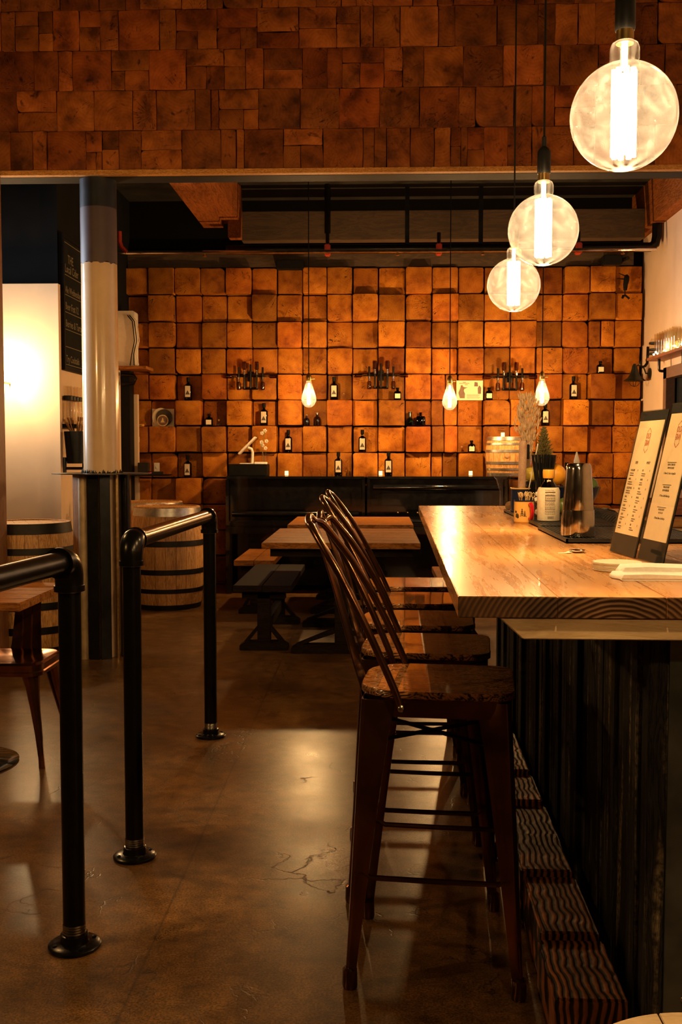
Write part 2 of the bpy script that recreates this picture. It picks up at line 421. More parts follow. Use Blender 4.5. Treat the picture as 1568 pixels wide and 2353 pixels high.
# dark window in the right wall
wn_ = MB()
for a, b in (((2.66, 9.74, .95), (2.74, 9.84, 2.14)), ((2.66, 8.2, .95), (2.74, 8.28, 2.14)), ((2.66, 8.2, 2.04), (2.74, 9.84, 2.14)), ((2.66, 8.2, .95), (2.74, 9.84, 1.03))): wn_.box(a, b)
w1 = struct(wn_.obj('window_1', 'frame_brown'))
MB().box((2.76, 8.2, .95), (2.77, 9.82, 2.12)).obj('pane', 'window_dark', w1)
# left walls: one seen almost edge-on behind the column, one facing the camera beside the timber post
LW = -2.56
struct(MB().box((LW - .12, 8.36, 0), (LW, 11.1, 2.70)).obj('wall_left', 'cream_wall'))
struct(MB().box((-5.2, 8.30, 0), (-2.53, 8.36, 2.70)).obj('wall_partition', 'cream_wall'))
struct(MB().box((-5.2, 8.40, 2.70), (LW, 11.1, 4.7)).obj('wall_left', 'black_wall'))
struct(MB().box((-5.2, -4.2, 0), (-5.1, 7.15, 4.7)).box((-5.2, 8.15, 0), (-5.1, 8.4, 4.7)).box((-5.2, 7.15, 0), (-5.1, 8.15, 1.5)).box((-5.2, 7.15, 3.1), (-5.1, 8.15, 4.7)).obj('wall_left', 'dim_wall'))
wf = MB()
for y in (7.15, 8.10): wf.box((-5.17, y, 1.5), (-5.1, y + .05, 3.1))
for z in (1.5, 2.3, 3.05): wf.box((-5.17, 7.15, z), (-5.1, 8.15, z + .05))
w2 = struct(wf.obj('window_2', 'matte_black'))
MB().box((-5.145, 7.17, 1.52), (-5.14, 8.13, 3.08)).obj('pane', 'clear_glass', w2)
struct(MB().box((-5.2, -4.3, 0), (3.2, -4.2, 4.8)).obj('wall_front', 'dim_wall'))

# --------- block cladding
def blob_poly(x0, x1, z0, z1, rad, rg, jit):
    w, h = x1 - x0, z1 - z0; pts = []
    cs = [(x1, z1, 0), (x0, z1, 1), (x0, z0, 2), (x1, z0, 3)]
    for cx, cz, q in cs:
        r = min(rad * rg.uniform(.2, 1.3), w * .3, h * .3)
        if rg.random() < .03: r = min(w, h) * .22
        sx = -1 if cx == x1 else 1; sz = -1 if cz == z1 else 1
        ox, oz = cx + sx * r, cz + sz * r
        for k in range(4):
            a = q * PI / 2 + k / 3 * PI / 2
            pts.append((ox + r * math.cos(a) + rg.uniform(-jit, jit), oz + r * math.sin(a) + rg.uniform(-jit, jit)))
        # one point mid-edge with a slight waver
        nx, nz, _ = cs[(q + 1) % 4]
        mx, mz = (cx + nx) / 2, (cz + nz) / 2
        pts.append((mx + (rg.uniform(-jit, jit) * 2 if abs(cx - nx) < 1e-6 else 0), mz + (rg.uniform(-jit, jit) * 2 if abs(cz - nz) < 1e-6 else 0)))
    return pts
def block(mb, uvs, x0, x1, z0, z1, yb, yf, rg, rad=.016, jit=.0018, bev=.006):
    p = blob_poly(x0, x1, z0, z1, rad, rg, jit); cx, cz = (x0 + x1) / 2, (z0 + z1) / 2
    tx, tz = rg.uniform(-.012, .012), rg.uniform(-.012, .012)
    def ring(k, y, tilt=True): return [(cx + (a - cx) * k, y + ((a - cx) * tx + (b - cz) * tz if tilt else 0), cz + (b - cz) * k) for a, b in p]
    k2 = 1 - bev / (min(x1 - x0, z1 - z0) / 2)
    R = [ring(1, yb, False), ring(1, yf + bev * .9), ring((1 + k2) / 2 + .003, yf + bev * .25), ring(k2, yf)]
    n0 = len(mb.v); n = len(p)
    for r in R: mb.v += r
    for i in range(3):
        for j in range(n):
            k = (j + 1) % n; mb.f.append((n0 + i * n + j, n0 + i * n + k, n0 + (i + 1) * n + k, n0 + (i + 1) * n + j))
    mb.f.append(tuple(n0 + 3 * n + j for j in range(n)))
    s = max(x1 - x0, z1 - z0)
    for i in range(4 * n): uvs.append(((mb.v[n0 + i][0] - x0) / s, (mb.v[n0 + i][2] - z0) / s))
def clad(name, mb, uvs, mat):
    me = bpy.data.meshes.new(name); me.from_pydata(mb.v, [], mb.f)
    bm = bmesh.new(); bm.from_mesh(me); bmesh.ops.recalc_face_normals(bm, faces=bm.faces); bm.to_mesh(me); bm.free()
    ul = me.uv_layers.new(name='UVMap')
    for lp in me.loops: ul.data[lp.index].uv = uvs[lp.vertex_index]
    for p in me.polygons: p.use_smooth = True
    me.set_sharp_from_angle(angle=math.radians(30)); me.materials.append(M[mat])
    o = bpy.data.objects.new(name, me); COL.objects.link(o); return o

YW = 10.85
XB = [285, 348, 408, 467, 524, 582, 640, 697, 753, 811, 869, 931, 991, 1051, 1110, 1170, 1230, 1290, 1350, 1408, 1470]
XBm = [onY(x, 860, YW).x for x in XB]
YB = [617, 679, 741, 801, 861, 920, 979, 1040, 1098]
ZB = [onY(865, y, YW).z for y in YB]
while ZB[-1] > .28: ZB.append(ZB[-1] - .27)
ZB.append(.0)
def cell(px, py):
    c = max(i for i in range(20) if XB[i] <= px)
    r = min(range(len(YB)), key=lambda i: abs(YB[i] - py)) - 1
    return c, r
prot = {}
rg = random.Random(11)
for r in range(len(ZB) - 1):
    for c in range(20): prot[c, r] = rg.choice([.0, .02, .03, .045, .06, .06, .08, .10, .12])
# ledges that carry something: the block behind sits back, the block below stands out
LEDGE = [(433, 920), (768, 920), (607, 978), (663, 1038), (833, 1038), (432, 1098), (1318, 921), (1253, 979), (481, 977), (914, 920), (1124, 920), (1084, 1042),
         (1380, 860), (715, 977), (955, 979), (375, 978), (312, 973), (789, 920)]
for px, py in LEDGE:
    c, r = cell(px, py); prot[c, r] = -.01; prot[c, r + 1] = .145
for (px, py), v in {(842, 700): .13, (900, 760): .11, (842, 640): .05, (612, 1010): .15, (720, 1010): .14, (960, 1010): .14, (490, 1010): .15, (375, 1010): .15, (1200, 760): .11, (620, 700): .1,
                    (1380, 890): .145, (810, 950): .14, (900, 950): .14, (1318, 950): .14, (1250, 1010): .14, (545, 950): .12, (1200, 940): .11}.items():
    c = max(i for i in range(20) if XB[i] <= px); r = max(i for i in range(8) if YB[i] <= py)
    prot[c, r] = v
prot[cell(1080, 920)] = .02; prot[cell(1050, 920)] = .02
mb = MB(); uvs = []
SPLIT = {cell(1018, 920), cell(1018, 979), cell(1018, 1040), cell(1018, 1098), cell(1380, 801), cell(902, 1098)}
for r in range(len(ZB) - 1):
    for c in range(20):
        g = .0055; x0, x1 = XBm[c] + g, XBm[c + 1] - g; z1, z0 = ZB[r] - g, ZB[r + 1] + g
        jx = lambda: rg.uniform(-.004, .004)
        yf = YW - prot[c, r] - .03
        if (c, r) in SPLIT:
            xm = x0 + (x1 - x0) * rg.uniform(.42, .55)
            block(mb, uvs, x0, xm - .005, z0, z1, YW + .05, yf, rg); block(mb, uvs, xm + .005, x1, z0, z1, YW + .05, yf - .01, rg)
        else: block(mb, uvs, x0 + jx(), x1 + jx(), z0 + jx(), z1 + jx(), YW + .05, yf, rg)
struct(clad('wall_back', mb, uvs, 'wall_blocks'))
struct(MB().box((-5.2, YW + .04, 0), (3.2, YW + .2, 4.05)).obj('wall_back', 'dark_void'))
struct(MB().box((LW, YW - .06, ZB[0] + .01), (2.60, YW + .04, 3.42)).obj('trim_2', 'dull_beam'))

# --------- header wall of tight end-grain blocks above the opening
HY, HZ = 6.80, 3.165
mb = MB(); uvs = []; rg = random.Random(5); P = .252
for r in range(7):
    z0 = HZ + .012 + r * P; z1 = z0 + P
    x = -5.0 + rg.uniform(0, .1)
    while x < 2.72:
        w = P * rg.choice([1, 1, 1, 1.02, .96, .6, .42, 1.05]); x1 = min(x + w, 2.73)
        if x1 - x < .05: break
        g = .0016
        def put(a, b, c, d):
            if b - a < .03 or d - c < .03: return
            block(mb, uvs, a + g, b - g, c + g, d - g, HY + .1, HY - rg.choice([0, .002, .004, .006, .012]), rg, .007, .002, .0022)
        q = rg.random()
        if q < .62: put(x, x1, z0, z1)
        elif q < .72: zm = z0 + P * rg.uniform(.35, .65); put(x, x1, z0, zm); put(x, x1, zm, z1)
        elif q < .8: xm = x + (x1 - x) * rg.uniform(.3, .7); put(x, xm, z0, z1); put(xm, x1, z0, z1)
        elif q < .92: zm = z0 + P * rg.uniform(.35, .65); xm = x + (x1 - x) * rg.uniform(.35, .65); put(x, x1, zm, z1); put(x, xm, z0, zm); put(xm, x1, z0, zm)
        else: zm = z0 + P * rg.uniform(.4, .6); xm = x + (x1 - x) * rg.uniform(.35, .65); put(x, xm, z0, zm); put(x, xm, zm, z1); put(xm, x1, z0, z1)
        x = x1
struct(clad('wall_upper', mb, uvs, 'header_blocks'))
struct(MB().box((-5.2, HY + .02, HZ), (3.2, HY + .19, 4.75)).obj('wall_upper', 'dark_void'))
struct(MB().box((-5.1, HY - .022, HZ - .018), (2.72, HY + .03, HZ + .012)).obj('trim_3', 'header_board'))
struct(MB().box((-5.1, HY + .03, HZ - .02), (2.72, HY + .19, HZ - .001)).obj('trim_4', 'matte_black'))

# --------- ceiling timber, pipes
tb = MB().box((-1.70, 7.0, 3.56), (-1.50, 10.35, 3.94)).box((-1.505, 7.0, 3.60), (-1.33, 10.35, 3.94))
prop(tb.obj('ceiling_beam', 'beam_wood', bevel=.004), 'orange brown timber ceiling beam running away from the block header toward the back wall', 'beam')
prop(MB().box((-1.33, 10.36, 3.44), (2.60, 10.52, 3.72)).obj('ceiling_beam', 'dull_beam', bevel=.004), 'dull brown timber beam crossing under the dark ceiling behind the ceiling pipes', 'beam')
prop(MB().box((-1.44, 10.2, 3.44), (-1.32, 10.35, 3.94)).obj('timber_hanger', 'beam_wood', bevel=.004), 'short upright timber joining the lengthwise beam to the cross beam', 'beam')
pp = onY(865, 577, 10.0)
p1 = thing('sprinkler_pipe', 'thin bright conduit pipe running across below the ceiling over the block wall', 'pipe', (0, 10.0, pp.z))
MB().tube([(LW + .02, 0, 0), (2.62, 0, 0)], .017, 10).obj('conduit', 'chrome', p1)
for px in (1284 - 370, 470, 1110, 1432):
    x = onY(px, 577, 10.0).x
    MB().lathe([(.012, -.045), (.02, -.04), (.006, -.02), (.006, -.015)], 8, (x, 0, 0)).obj('sprinkler_head', 'brass', p1)
dk = onY(865, 560, 9.9)
p2 = thing('duct_pipe', 'thick dark steel pipe with an upturned end hanging above the thin conduit', 'pipe', (0, 10.15, dk.z))
MB().tube([(-1.45, 0, 0), (1.0, 0, 0), (2.4, 0, 0), (2.60, 0, 0), (2.645, 0, .03), (2.66, 0, .10), (2.66, 0, .42)], [.045] * 7, 14).obj('pipe_run', 'pipe_steel', p2)
MB().tube([(2.30, 0, 0), (2.345, 0, 0)], .052, 14).obj('coupling', 'pipe_steel', p2)
for px in (936, 1105):
    x = onY(px, 560, 10.15).x
    MB().box((x - .02, -.02, .0), (x + .02, .02, .58)).obj('hanger', 'black_steel', p2)
for px in (753, 1009, 1330):
    x = onY(px, 560, 10.1).x; q = thing('red_fitting', {753: 'red sprinkler valve clamp on the ceiling pipes, left of the three', 1009: 'red sprinkler valve clamp on the ceiling pipes, middle of the three', 1330: 'red sprinkler valve clamp on the ceiling pipes beside the lowest big globe lamp'}[px], 'pipe fitting', (x, 10.1, dk.z - .02), 0, 'red clamps on the ceiling pipes')
    MB().cbox((0, 0, -.0), (.055, .12, .10)).obj('clamp', 'red_plastic', q, bevel=.008)
    MB().tube([(0, 0, .05), (0, 0, .16)], .018, 8).obj('neck', 'pipe_steel', q)
    if px == 753: MB().tube([(0, 0, .16), (0, 0, .62)], .03, 10).obj('drop_pipe', 'pipe_steel', q)
pz = onY(275, 560, 10.0)
prop(MB().tube([(pz.x, 10, 3.46), (pz.x, 10, 3.36), (pz.x + .02, 10, 3.31), (pz.x + .07, 10, pp.z)], .022, 8).obj('red_elbow_pipe', 'red_plastic'), 'red elbow at the left end of the thin ceiling conduit', 'pipe fitting')
sp = onY(1405, 600, 10.7)
q = thing('speaker', 'small black loudspeaker on the beam at the top right corner of the block wall', 'speaker', (sp.x, 10.68, sp.z))
MB().cbox((0, 0, 0), (.19, .14, .10)).obj('cabinet', 'black_plastic', q, bevel=.01)
MB().tube([(.10, -.02, 0), (.13, -.06, .01), (.14, -.09, .01)], .02, 10).obj('horn', 'black_steel', q)
q = onY(667, 606, 10.7)
prop(MB().cbox((q.x, 10.72, q.z - .01), (.28, .11, .09)).obj('black_box', 'matte_black', bevel=.006), 'flat black box mounted on the beam above the block wall', 'box')

# --------- timber post at the left frame edge, column with ledge
prop(MB().box((-2.72, 6.60, .0), (-2.425, 6.77, HZ - .02)).obj('timber_post', 'fence_post', bevel=.006), 'reddish brown timber post at the left end of the opening under the block header', 'post')
wood('worn_board', (.22, .08, .02), (.52, .23, .07), (9, 9, 1), 3, .55, 7, .2, 0, .5, .2)
plain('worn_pipe', (.42, .30, .16), .5, .3, .3, 9)
CX, CY = -1.835, 6.93
c = thing('round_column', 'tall round column painted black, brown and glossy cream in bands', 'column', (CX, CY, 0))
MB().lathe([(.118, 0), (.118, 2.602)], 40, cap=False).obj('cream_section', 'cream_paint', c)['label'] = 'glossy cream painted lower section'
zz = [2.6 + .008 * math.sin(k * 1.7) + (.006 if k % 7 == 0 else 0) for k in range(40)]
rA = [[(.1184 * math.cos(2 * PI * k / 40), .1184 * math.sin(2 * PI * k / 40), z) for k in range(40)] for z in (2.605, 2.97)]
for k in range(40): a = rA[0][k]; rA[0][k] = (a[0], a[1], zz[k])
MB().loft(rA, cap=False).obj('brown_section', 'brown_paint', c)['label'] = 'matt brown painted middle section'
MB().lathe([(.1187, 2.96), (.1187, HZ + .0)], 40, cap=False).obj('black_section', 'blueblack_paint', c)['label'] = 'blue black painted top section'
LZ = 1.222
st = thing('standing_table', 'thin round steel drink ledge around the column on a ring of pipes and boards', 'table', (CX, CY, 0))
prof = [(.125, LZ - .003), (.325, LZ - .003), (.325, LZ + .003), (.125, LZ + .003)]
MB().lathe(prof, 48, cap=False, loop=True).obj('table_top', 'ledge_steel', st)
kindz = [('steel_channel', 'black_steel', .03), ('wooden_board', 'worn_board', .050), ('pipe', 'worn_pipe', .030), ('steel_channel', 'black_steel', .03), ('steel_channel', 'black_steel', .03), ('thin_pipe', 'brass', .013), ('pipe', 'pipe_steel', .03)]
for k in range(14):
    a = -PI / 2 + (k - 3.2) * 2 * PI / 14; nm, mt, w = kindz[k % 7]
    R = .175; x, y = R * math.cos(a), R * math.sin(a); b = MB()
    if 'pipe' in nm: b.tube([(x, y, 0), (x, y, LZ - .004)], w, 12)
    else: b.box((-w * 1.1, -.008, 0), (w * 1.1, .012, LZ - .004), Matrix.Translation((x, y, 0)) @ Matrix.Rotation(a + PI / 2, 4, 'Z'))
    b.obj(nm, mt, st)
rg = random.Random(3); b = MB()
for k in range(90):
    a = rg.uniform(0, 2 * PI); r = rg.uniform(.121, .135); h = rg.uniform(.008, .03) + (.03 if rg.random() < .06 else 0)
    x, y = r * math.cos(a), r * math.sin(a)
    b.tube([(x, y, LZ + .003), (x + rg.uniform(-.01, .01), y + rg.uniform(-.01, .01), LZ + h)], [.006, .001], 4)
o = b.obj('dried_moss', 'dark_plant', None, loc=(CX, CY, 0)); prop(o, 'strip of dark dried moss around the foot of the cream column on the ledge', 'moss', kind='stuff')

# ================================================================ LAMPS
def globe(loc, label, ztop=4.68, lit=145):
    g = thing('globe_pendant_lamp', label, 'pendant lamp', loc, 0, 'big globe pendant lamps over the bar')
    R = .1; prof = []
    for i in range(29):
        a = -PI / 2 + (PI - .27) * i / 28; prof.append((R * math.cos(a), R * math.sin(a)))
    prof += [(.0262, .1), (.0275, .105), (.0275, .125), (.024, .134), (.0175, .138)]
    MB().lathe(prof, 48, cap=False).obj('bulb_glass', 'bulb_glass', g)
    MB().lathe([(.0165, .134), (.0165, .160), (.0145, .162)], 20).obj('bulb_cap', 'brass', g)
    MB().lathe([(.018, .158), (.019, .162), (.019, .218), (.015, .226), (.0065, .234), (.0065, .26), (.003, .264)], 24).obj('lamp_socket', 'black_plastic', g)
    MB().tube([(0, 0, .26), (0, 0, ztop - loc[2])], .003, 8).obj('cord', 'matte_black', g)
    b = MB()
    for k in range(8):
        a = k * PI / 4; pts = [(.019 * math.cos(a), .019 * math.sin(a), z) for z in (-.075, .086)]
        b.tube(pts, .0052, 6)
    b.tube([(0, 0, .086), (0, 0, .135)], .006, 6)
    b.obj('filament', 'filament', g)
    MB().tube([(0, 0, .09), (0, 0, .136)], .0085, 10).obj('glass_stem', 'clear_glass', g)
    light('globe_light', (loc[0], loc[1], loc[2]), lit, r=.016)
    return g
GP = [onY(1434, 268, 2.03), onY(1249, 529, 3.04), onY(1181, 655, 4.0)]
globe(tuple(GP[0]), 'large clear globe bulb, nearest and biggest of the three over the bar')
globe(tuple(GP[1]), 'clear globe bulb on a black cord, middle of the three over the bar')
globe(tuple(GP[2]), 'clear globe bulb on a black cord, farthest of the three over the bar')

def edison(loc, label, ztop, power, group='teardrop bulb pendants before the block wall'):
    g = thing('edison_pendant_lamp', label, 'pendant lamp', loc, 0, group)
    prof = [(.0, -.122), (.027, -.119), (.052, -.097), (.067, -.066), (.070, -.046), (.065, -.016), (.049, .035), (.033, .085), (.023, .125)]
    MB().lathe(prof, 28, cap=False).obj('bulb_glass', 'bulb_glass', g)
    MB().lathe([(.024, .120), (.027, .125), (.027, .165), (.014, .19), (.004, .20)], 16).obj('lamp_socket', 'brass', g)
    MB().tube([(.02, 0, .145), (.055, 0, .145)], .005, 8).obj('switch_key', 'brass', g)
    MB().tube([(0, 0, .19), (0, 0, ztop - loc[2])], .0045, 6).obj('cord', 'matte_black', g)
    b = MB()
    for k in range(5):
        a = k * 2 * PI / 5; b.tube([(.014 * math.cos(a), .014 * math.sin(a), -.07), (.008 * math.cos(a), .008 * math.sin(a), .095)], .0035, 5)
    b.obj('filament', 'filament_small', g)
    light('pendant_light', loc, power, (1, .60, .26), .03); return g
EY = 9.75
for (px, py), lb in {(710, 906): 'teardrop filament bulb pendant hanging above the left half of the far tables', (1034, 912): 'teardrop filament bulb pendant just left of the framed print on the block wall', (1246, 902): 'teardrop filament bulb pendant above the dried grass, near the right wall'}.items():
    edison(tuple(onY(px, py, EY)), lb, 3.94, 84)

# lamps outside the view that light the room: a wall sconce behind the timber post, and a pendant over the front-left tables
q = thing('wall_sconce', 'brass wall sconce with a bare filament bulb on the cream partition wall', 'wall lamp', (-2.93, 8.10, 1.97))
MB().tube([(0, .2, -.06), (0, .06, -.06), (0, 0, -.05), (0, 0, -.03)], .008, 8).obj('arm', 'brass', q)
MB().lathe([(.0, .10), (.02, .095), (.036, .07), (.038, .04), (.02, -.0), (.015, -.03)], 16, cap=False).obj('bulb_glass', 'bulb_glass', q)
MB().tube([(0, 0, -.02), (0, 0, .06)], .006, 6).obj('filament', 'filament_small', q)
light('sconce_light', (-2.93, 8.10, 1.99), 58, (1, .70, .38), .04)
globe((.455, 1.02, 1.998), 'clear globe bulb pendant over the near end of the bar, just outside the view', lit=78)
edison((-2.2, 4.45, 2.10), 'teardrop filament bulb pendant above the plank-topped table on the left', 4.68, 45, 'pendants over the seating area')
edison((-2.8, 1.7, 2.3), 'teardrop filament bulb pendant above the front-left seating area', 4.68, 95, 'pendants over the seating area')

# ================================================================ BAR
BT = 1.067; TH = .045; A = math.radians(-1.03)
bar = thing('bar_counter', 'long bar counter with a thick honey coloured plank top and dark weathered base', 'bar counter', (.171, 2.166, 0), A)
Lb = 3.66; Wb = .95
t = MB(); ed = [0, .205, .428, .66, .95]
for i in range(4):
    x0, x1 = ed[i] + (.0003 if i else 0), ed[i + 1] - .0003
    if i == 2:
        t.prism([(x0, 0), (x1 - .085, 0.0), (x1 - .045, .0), (x1, .135), (x1, Lb), (x0, Lb)], BT - TH, BT)
    elif i == 3:
        t.prism([(x0 + .012, 0), (x1, 0), (x1, Lb), (x0, Lb), (x0, .14), (x0 + .006, .07)], BT - TH, BT)
    else:
        t.box((x0, 0, BT - TH), (x1, 1.93, BT)); t.box((x0, 1.9312, BT - TH), (x1, Lb, BT))
tm = t.mesh('plank_top', 'bar_wood', 35, .0015); tm.materials.append(M['end_grain'])
for p in tm.polygons:
    if p.normal.y < -.7: p.material_index = 1
o = bpy.data.objects.new('plank_top', tm); COL.objects.link(o); o.parent = bar
MB().prism([(.085, BT - TH), (.50, BT - TH), (.50, BT - TH - .045), (.135, BT - TH - .045)], .004, .044, 'y').obj('support_board', 'pine', bar, bevel=.002)['label'] = 'pale knotty pine board under the near end'
MB().box((.12, .085, BT - TH - .04), (.9, 3.5, BT - TH)).obj('sub_top', 'matte_black', bar)
# base: rough upright cladding along the stool side, metal sheet on the near end
b = MB(); y = .10; rg = random.Random(9)
BX = .435
while y < 3.55:
    w = rg.uniform(.05, .16); d = rg.uniform(0, .02)
    b.box((BX - d, y, 0), (BX + .03, min(y + w - .004, 3.56), BT - TH - .04)); y += w
b.box((BX + .01, .10, 0), (.88, 3.56, BT - TH - .04))
b.obj('base_cladding', 'cladding_wood', bar, bevel=.003)
b = MB().box((BX + .02, .07, 0), (.88, .10, BT - TH - .04)); b.obj('end_sheet', 'galvanized', bar)['label'] = 'mottled galvanised sheet on the near end of the base'
MB().box((BX - .022, .075, 0), (BX + .02, .10, BT - TH - .045)).obj('corner_strip', 'cladding_wood', bar, bevel=.003)
for z in (.62, .36, .18): MB().sphere((BX + .062, .068, z), .007, 10, 6, (1, .5, 1)).obj('screw', 'screw_steel', bar)
# charred timber foot rest blocks along the base
fr = thing('foot_rest', 'low stepped foot rest of charred grooved timber along the bottom of the bar', 'foot rest', (.171, 2.166, 0), A)
y = .16; k = 0
while y < 3.5:
    w = .30 if k % 2 == 0 else .36; h = .125 + .016 * (k % 3)
    MB().box((.235 + .008 * (k % 2), y, 0), (.40 - .008 * (k % 3), y + w - .006, h)).obj('charred_block', 'burnt_wood', fr, bevel=.006); y += w; k += 1

# ================================================================ STOOLS
def rounded(w, d, rb, rf, n=8):
    """outline in x (back -> front) and y; back corners rb, front corners rf"""
    pts = []
    for cx, cy, r, q in ((w / 2, d / 2, rf, 0), (-w / 2, d / 2, rb, 1), (-w / 2, -d / 2, rb, 2), (w / 2, -d / 2, rf, 3)):
        sx = -1 if cx > 0 else 1; sy = -1 if cy > 0 else 1
        for k in range(n):
            a = q * PI / 2 + k / (n - 1) * PI / 2
            pts.append((cx + sx * r + r * math.cos(a), cy + sy * r + r * math.sin(a)))
    return pts
def angle_leg(mb, top, bot, sx, sy, w0, w1, th=.004):
    """splayed sheet-steel leg: a rounded L section that narrows toward the foot; sx, sy point outwards"""
    R = []
    for i in range(7):
        f = i / 6; c = Vector(top).lerp(Vector(bot), f); w = w0 + (w1 - w0) * (f ** .8); r = min(.012, w * .3)
        outer = [(-w, 0), (-r * 1.2, 0), (-r * .35, -r * .35 * 1), (0, -r * 1.2), (0, -w)]
        inner = [(-th, -w), (-th, -r * 1.4 - th), (-r * .35 - th, -r * .35 - th), (-r * 1.4 - th, -th), (-w, -th)]
        R.append([(c.x + sx * p[0], c.y + sy * p[1], c.z) for p in outer + inner])
    mb.loft(R)
def make_stool(name, label, group, back=True, H=.742, fw=.225, mat='bronze_steel', lean=1.0, topz=.0):
    s = thing(name, label, 'bar stool', (0, 0, 0), 0, group)
    seat = rounded(.40, .36, .115, .055)
    z = H
    k = .985
    MB().loft([[(x * .97, y * .97, z) for x, y in seat], [(x, y, z + .004) for x, y in seat], [(x, y, z + .016) for x, y in seat], [(x * k, y * k, z + .021) for x, y in seat]]).obj('seat', 'seat_wood', s)
    rim = rounded(.385, .345, .11, .055)
    b = MB(); b.loft([[(x * .95, y * .95, z - .048) for x, y in rim], [(x, y, z - .046) for x, y in rim], [(x, y, z) for x, y in rim], [(x * .985, y * .985, z) for x, y in rim], [(x * .985, y * .985, z - .04) for x, y in rim]], cap=False)
    b.obj('seat_frame', mat, s)
    for sx in (-1, 1):
        for sy in (-1, 1):
            b = MB(); angle_leg(b, (sx * .190, sy * .170, z - .004), (sx * fw, sy * .215, .02), sx, sy, .088, .026)
            leg = b.obj('leg', mat, s, angle=50)
            MB().lathe([(.010, 0), (.018, 0), (.020, .008), (.019, .05), (.013, .055)], 10, (sx * (fw - .012), sy * .203, 0)).obj('foot_cap', 'bronze_steel', leg)
    # rungs with flattened ends
    zr = .285; f = 1 - (zr / H); xx = .190 + (fw - .190) * f; yy = .170 + .045 * f
    for sy in (-1, 1):
        y = sy * (yy - .006)
        MB().tube([(-xx + .01, y, zr + .012), (-xx + .03, y, zr + .011), (-xx + .05, y, zr), (0, y, zr - .001), (xx - .05, y, zr), (xx - .03, y, zr + .011), (xx - .01, y, zr + .012)], [.005, .0075, .0075, .0075, .0075, .0075, .005], 8).obj('rung', mat, s)
    for sx in (-1, 1):
        x = sx * (xx - .006)
        MB().tube([(x, -yy + .01, zr - .05), (x, -yy + .04, zr - .052), (x, yy - .04, zr - .052), (x, yy - .01, zr - .05)], .0075, 8).obj('rung', mat, s)
    for sg in (-1, 1):
        MB().box((-.235, -.011, -.002), (.235, .011, .002), Matrix.Translation((0, 0, .62 + .004 * sg)) @ Matrix.Rotation(sg * math.atan2(.175, .20), 4, 'Z')).obj('cross_brace', 'black_steel', s)
    if back:
        T = 1.206 + topz
        # bent tube: bolts on the seat sides -> up and back -> round top
        half = [(-.085, -.181, .715), (-.10, -.181, .76), (-.145, -.176, .86), (-.195, -.164, .96), (-.250, -.144, 1.06), (-.295, -.118, 1.13), (-.328, -.085, 1.178), (-.345, -.045, T - .004)]
        def L(p): return (-.085 + (p[0] + .085) * lean, p[1], p[2] if p[2] < 1.0 else 1.0 + (p[2] - 1.0) * (T - 1.0) / .206)
        pts = [L(p) for p in half] + [L((-.350, 0, 1.206))] + [L((p[0], -p[1], p[2])) for p in reversed(half)]
        # smooth
        sm = []
        for i in range(len(pts) - 1):
            p0 = Vector(pts[max(i - 1, 0)]); p1 = Vector(pts[i]); p2 = Vector(pts[i + 1]); p3 = Vector(pts[min(i + 2, len(pts) - 1)])
            for q in range(4):
                u = q / 4
                sm.append(.5 * ((2 * p1) + (-p0 + p2) * u + (2 * p0 - 5 * p1 + 4 * p2 - p3) * u * u + (-p0 + 3 * p1 - 3 * p2 + p3) * u ** 3))
        sm.append(Vector(pts[-1]))
        MB().tube(sm, .0098, 12).obj('back_tube', mat, s)
        # flat splat from the rear of the seat frame up to the top of the tube
        sp = [(-.196, .700), (-.204, .745), (-.222, .80), (-.250, .90), (-.278, 1.0), (-.305, 1.09), (-.338, 1.185)]
        wd = [.062, .060, .056, .052, .047, .042, .034]
        R = []
        for (x, zq), w in zip(sp, wd):
            x = x if x > -.2 else -.196 + (x + .196) * lean
            if zq > 1: zq = 1.0 + (zq - 1.0) * (T - 1.0) / .206
            R.append([(x, -w, zq), (x - .003, -w * .8, zq), (x - .001, 0, zq), (x - .003, w * .8, zq), (x, w, zq), (x + .003, w, zq), (x + .0005, w * .8, zq), (x + .003, 0, zq), (x + .0005, -w * .8, zq), (x + .003, -w, zq)])
        MB().loft(R).obj('back_splat', mat, s)
        for sy in (-1, 1): MB().sphere((-.085, sy * .193, .722), .010, 12, 6, (1, .6, 1)).obj('bolt', 'screw_steel', s)
    return s
G = 'bronze metal bar stools along the bar'
SX = .157
for (x, y, rz, tz, ln, lb) in ((.168, 2.775, -.105, -.012, 1.0, 'bronze metal bar stool with a hooped back, nearest the camera'),
                               (.160, 3.285, -.10, -.030, .96, 'second bronze bar stool from the camera, dark grained seat half lit'),
                               (.152, 3.790, -.05, -.004, 1.0, 'third bronze bar stool from the camera, strongly grained glowing seat'),
                               (.150, 4.31, -.04, -.004, 1.0, 'fourth bronze bar stool from the camera, farthest one with a hooped back showing')):
    s0 = make_stool('bar_stool', lb, G, topz=tz, lean=ln); s0.location = (x, y, 0); s0.rotation_euler = (0, 0, rz)
s5 = make_stool('bar_stool', 'backless bronze bar stool, farthest from the camera along the bar', G, back=False)
s5.location = (SX - .005, 4.83, 0)

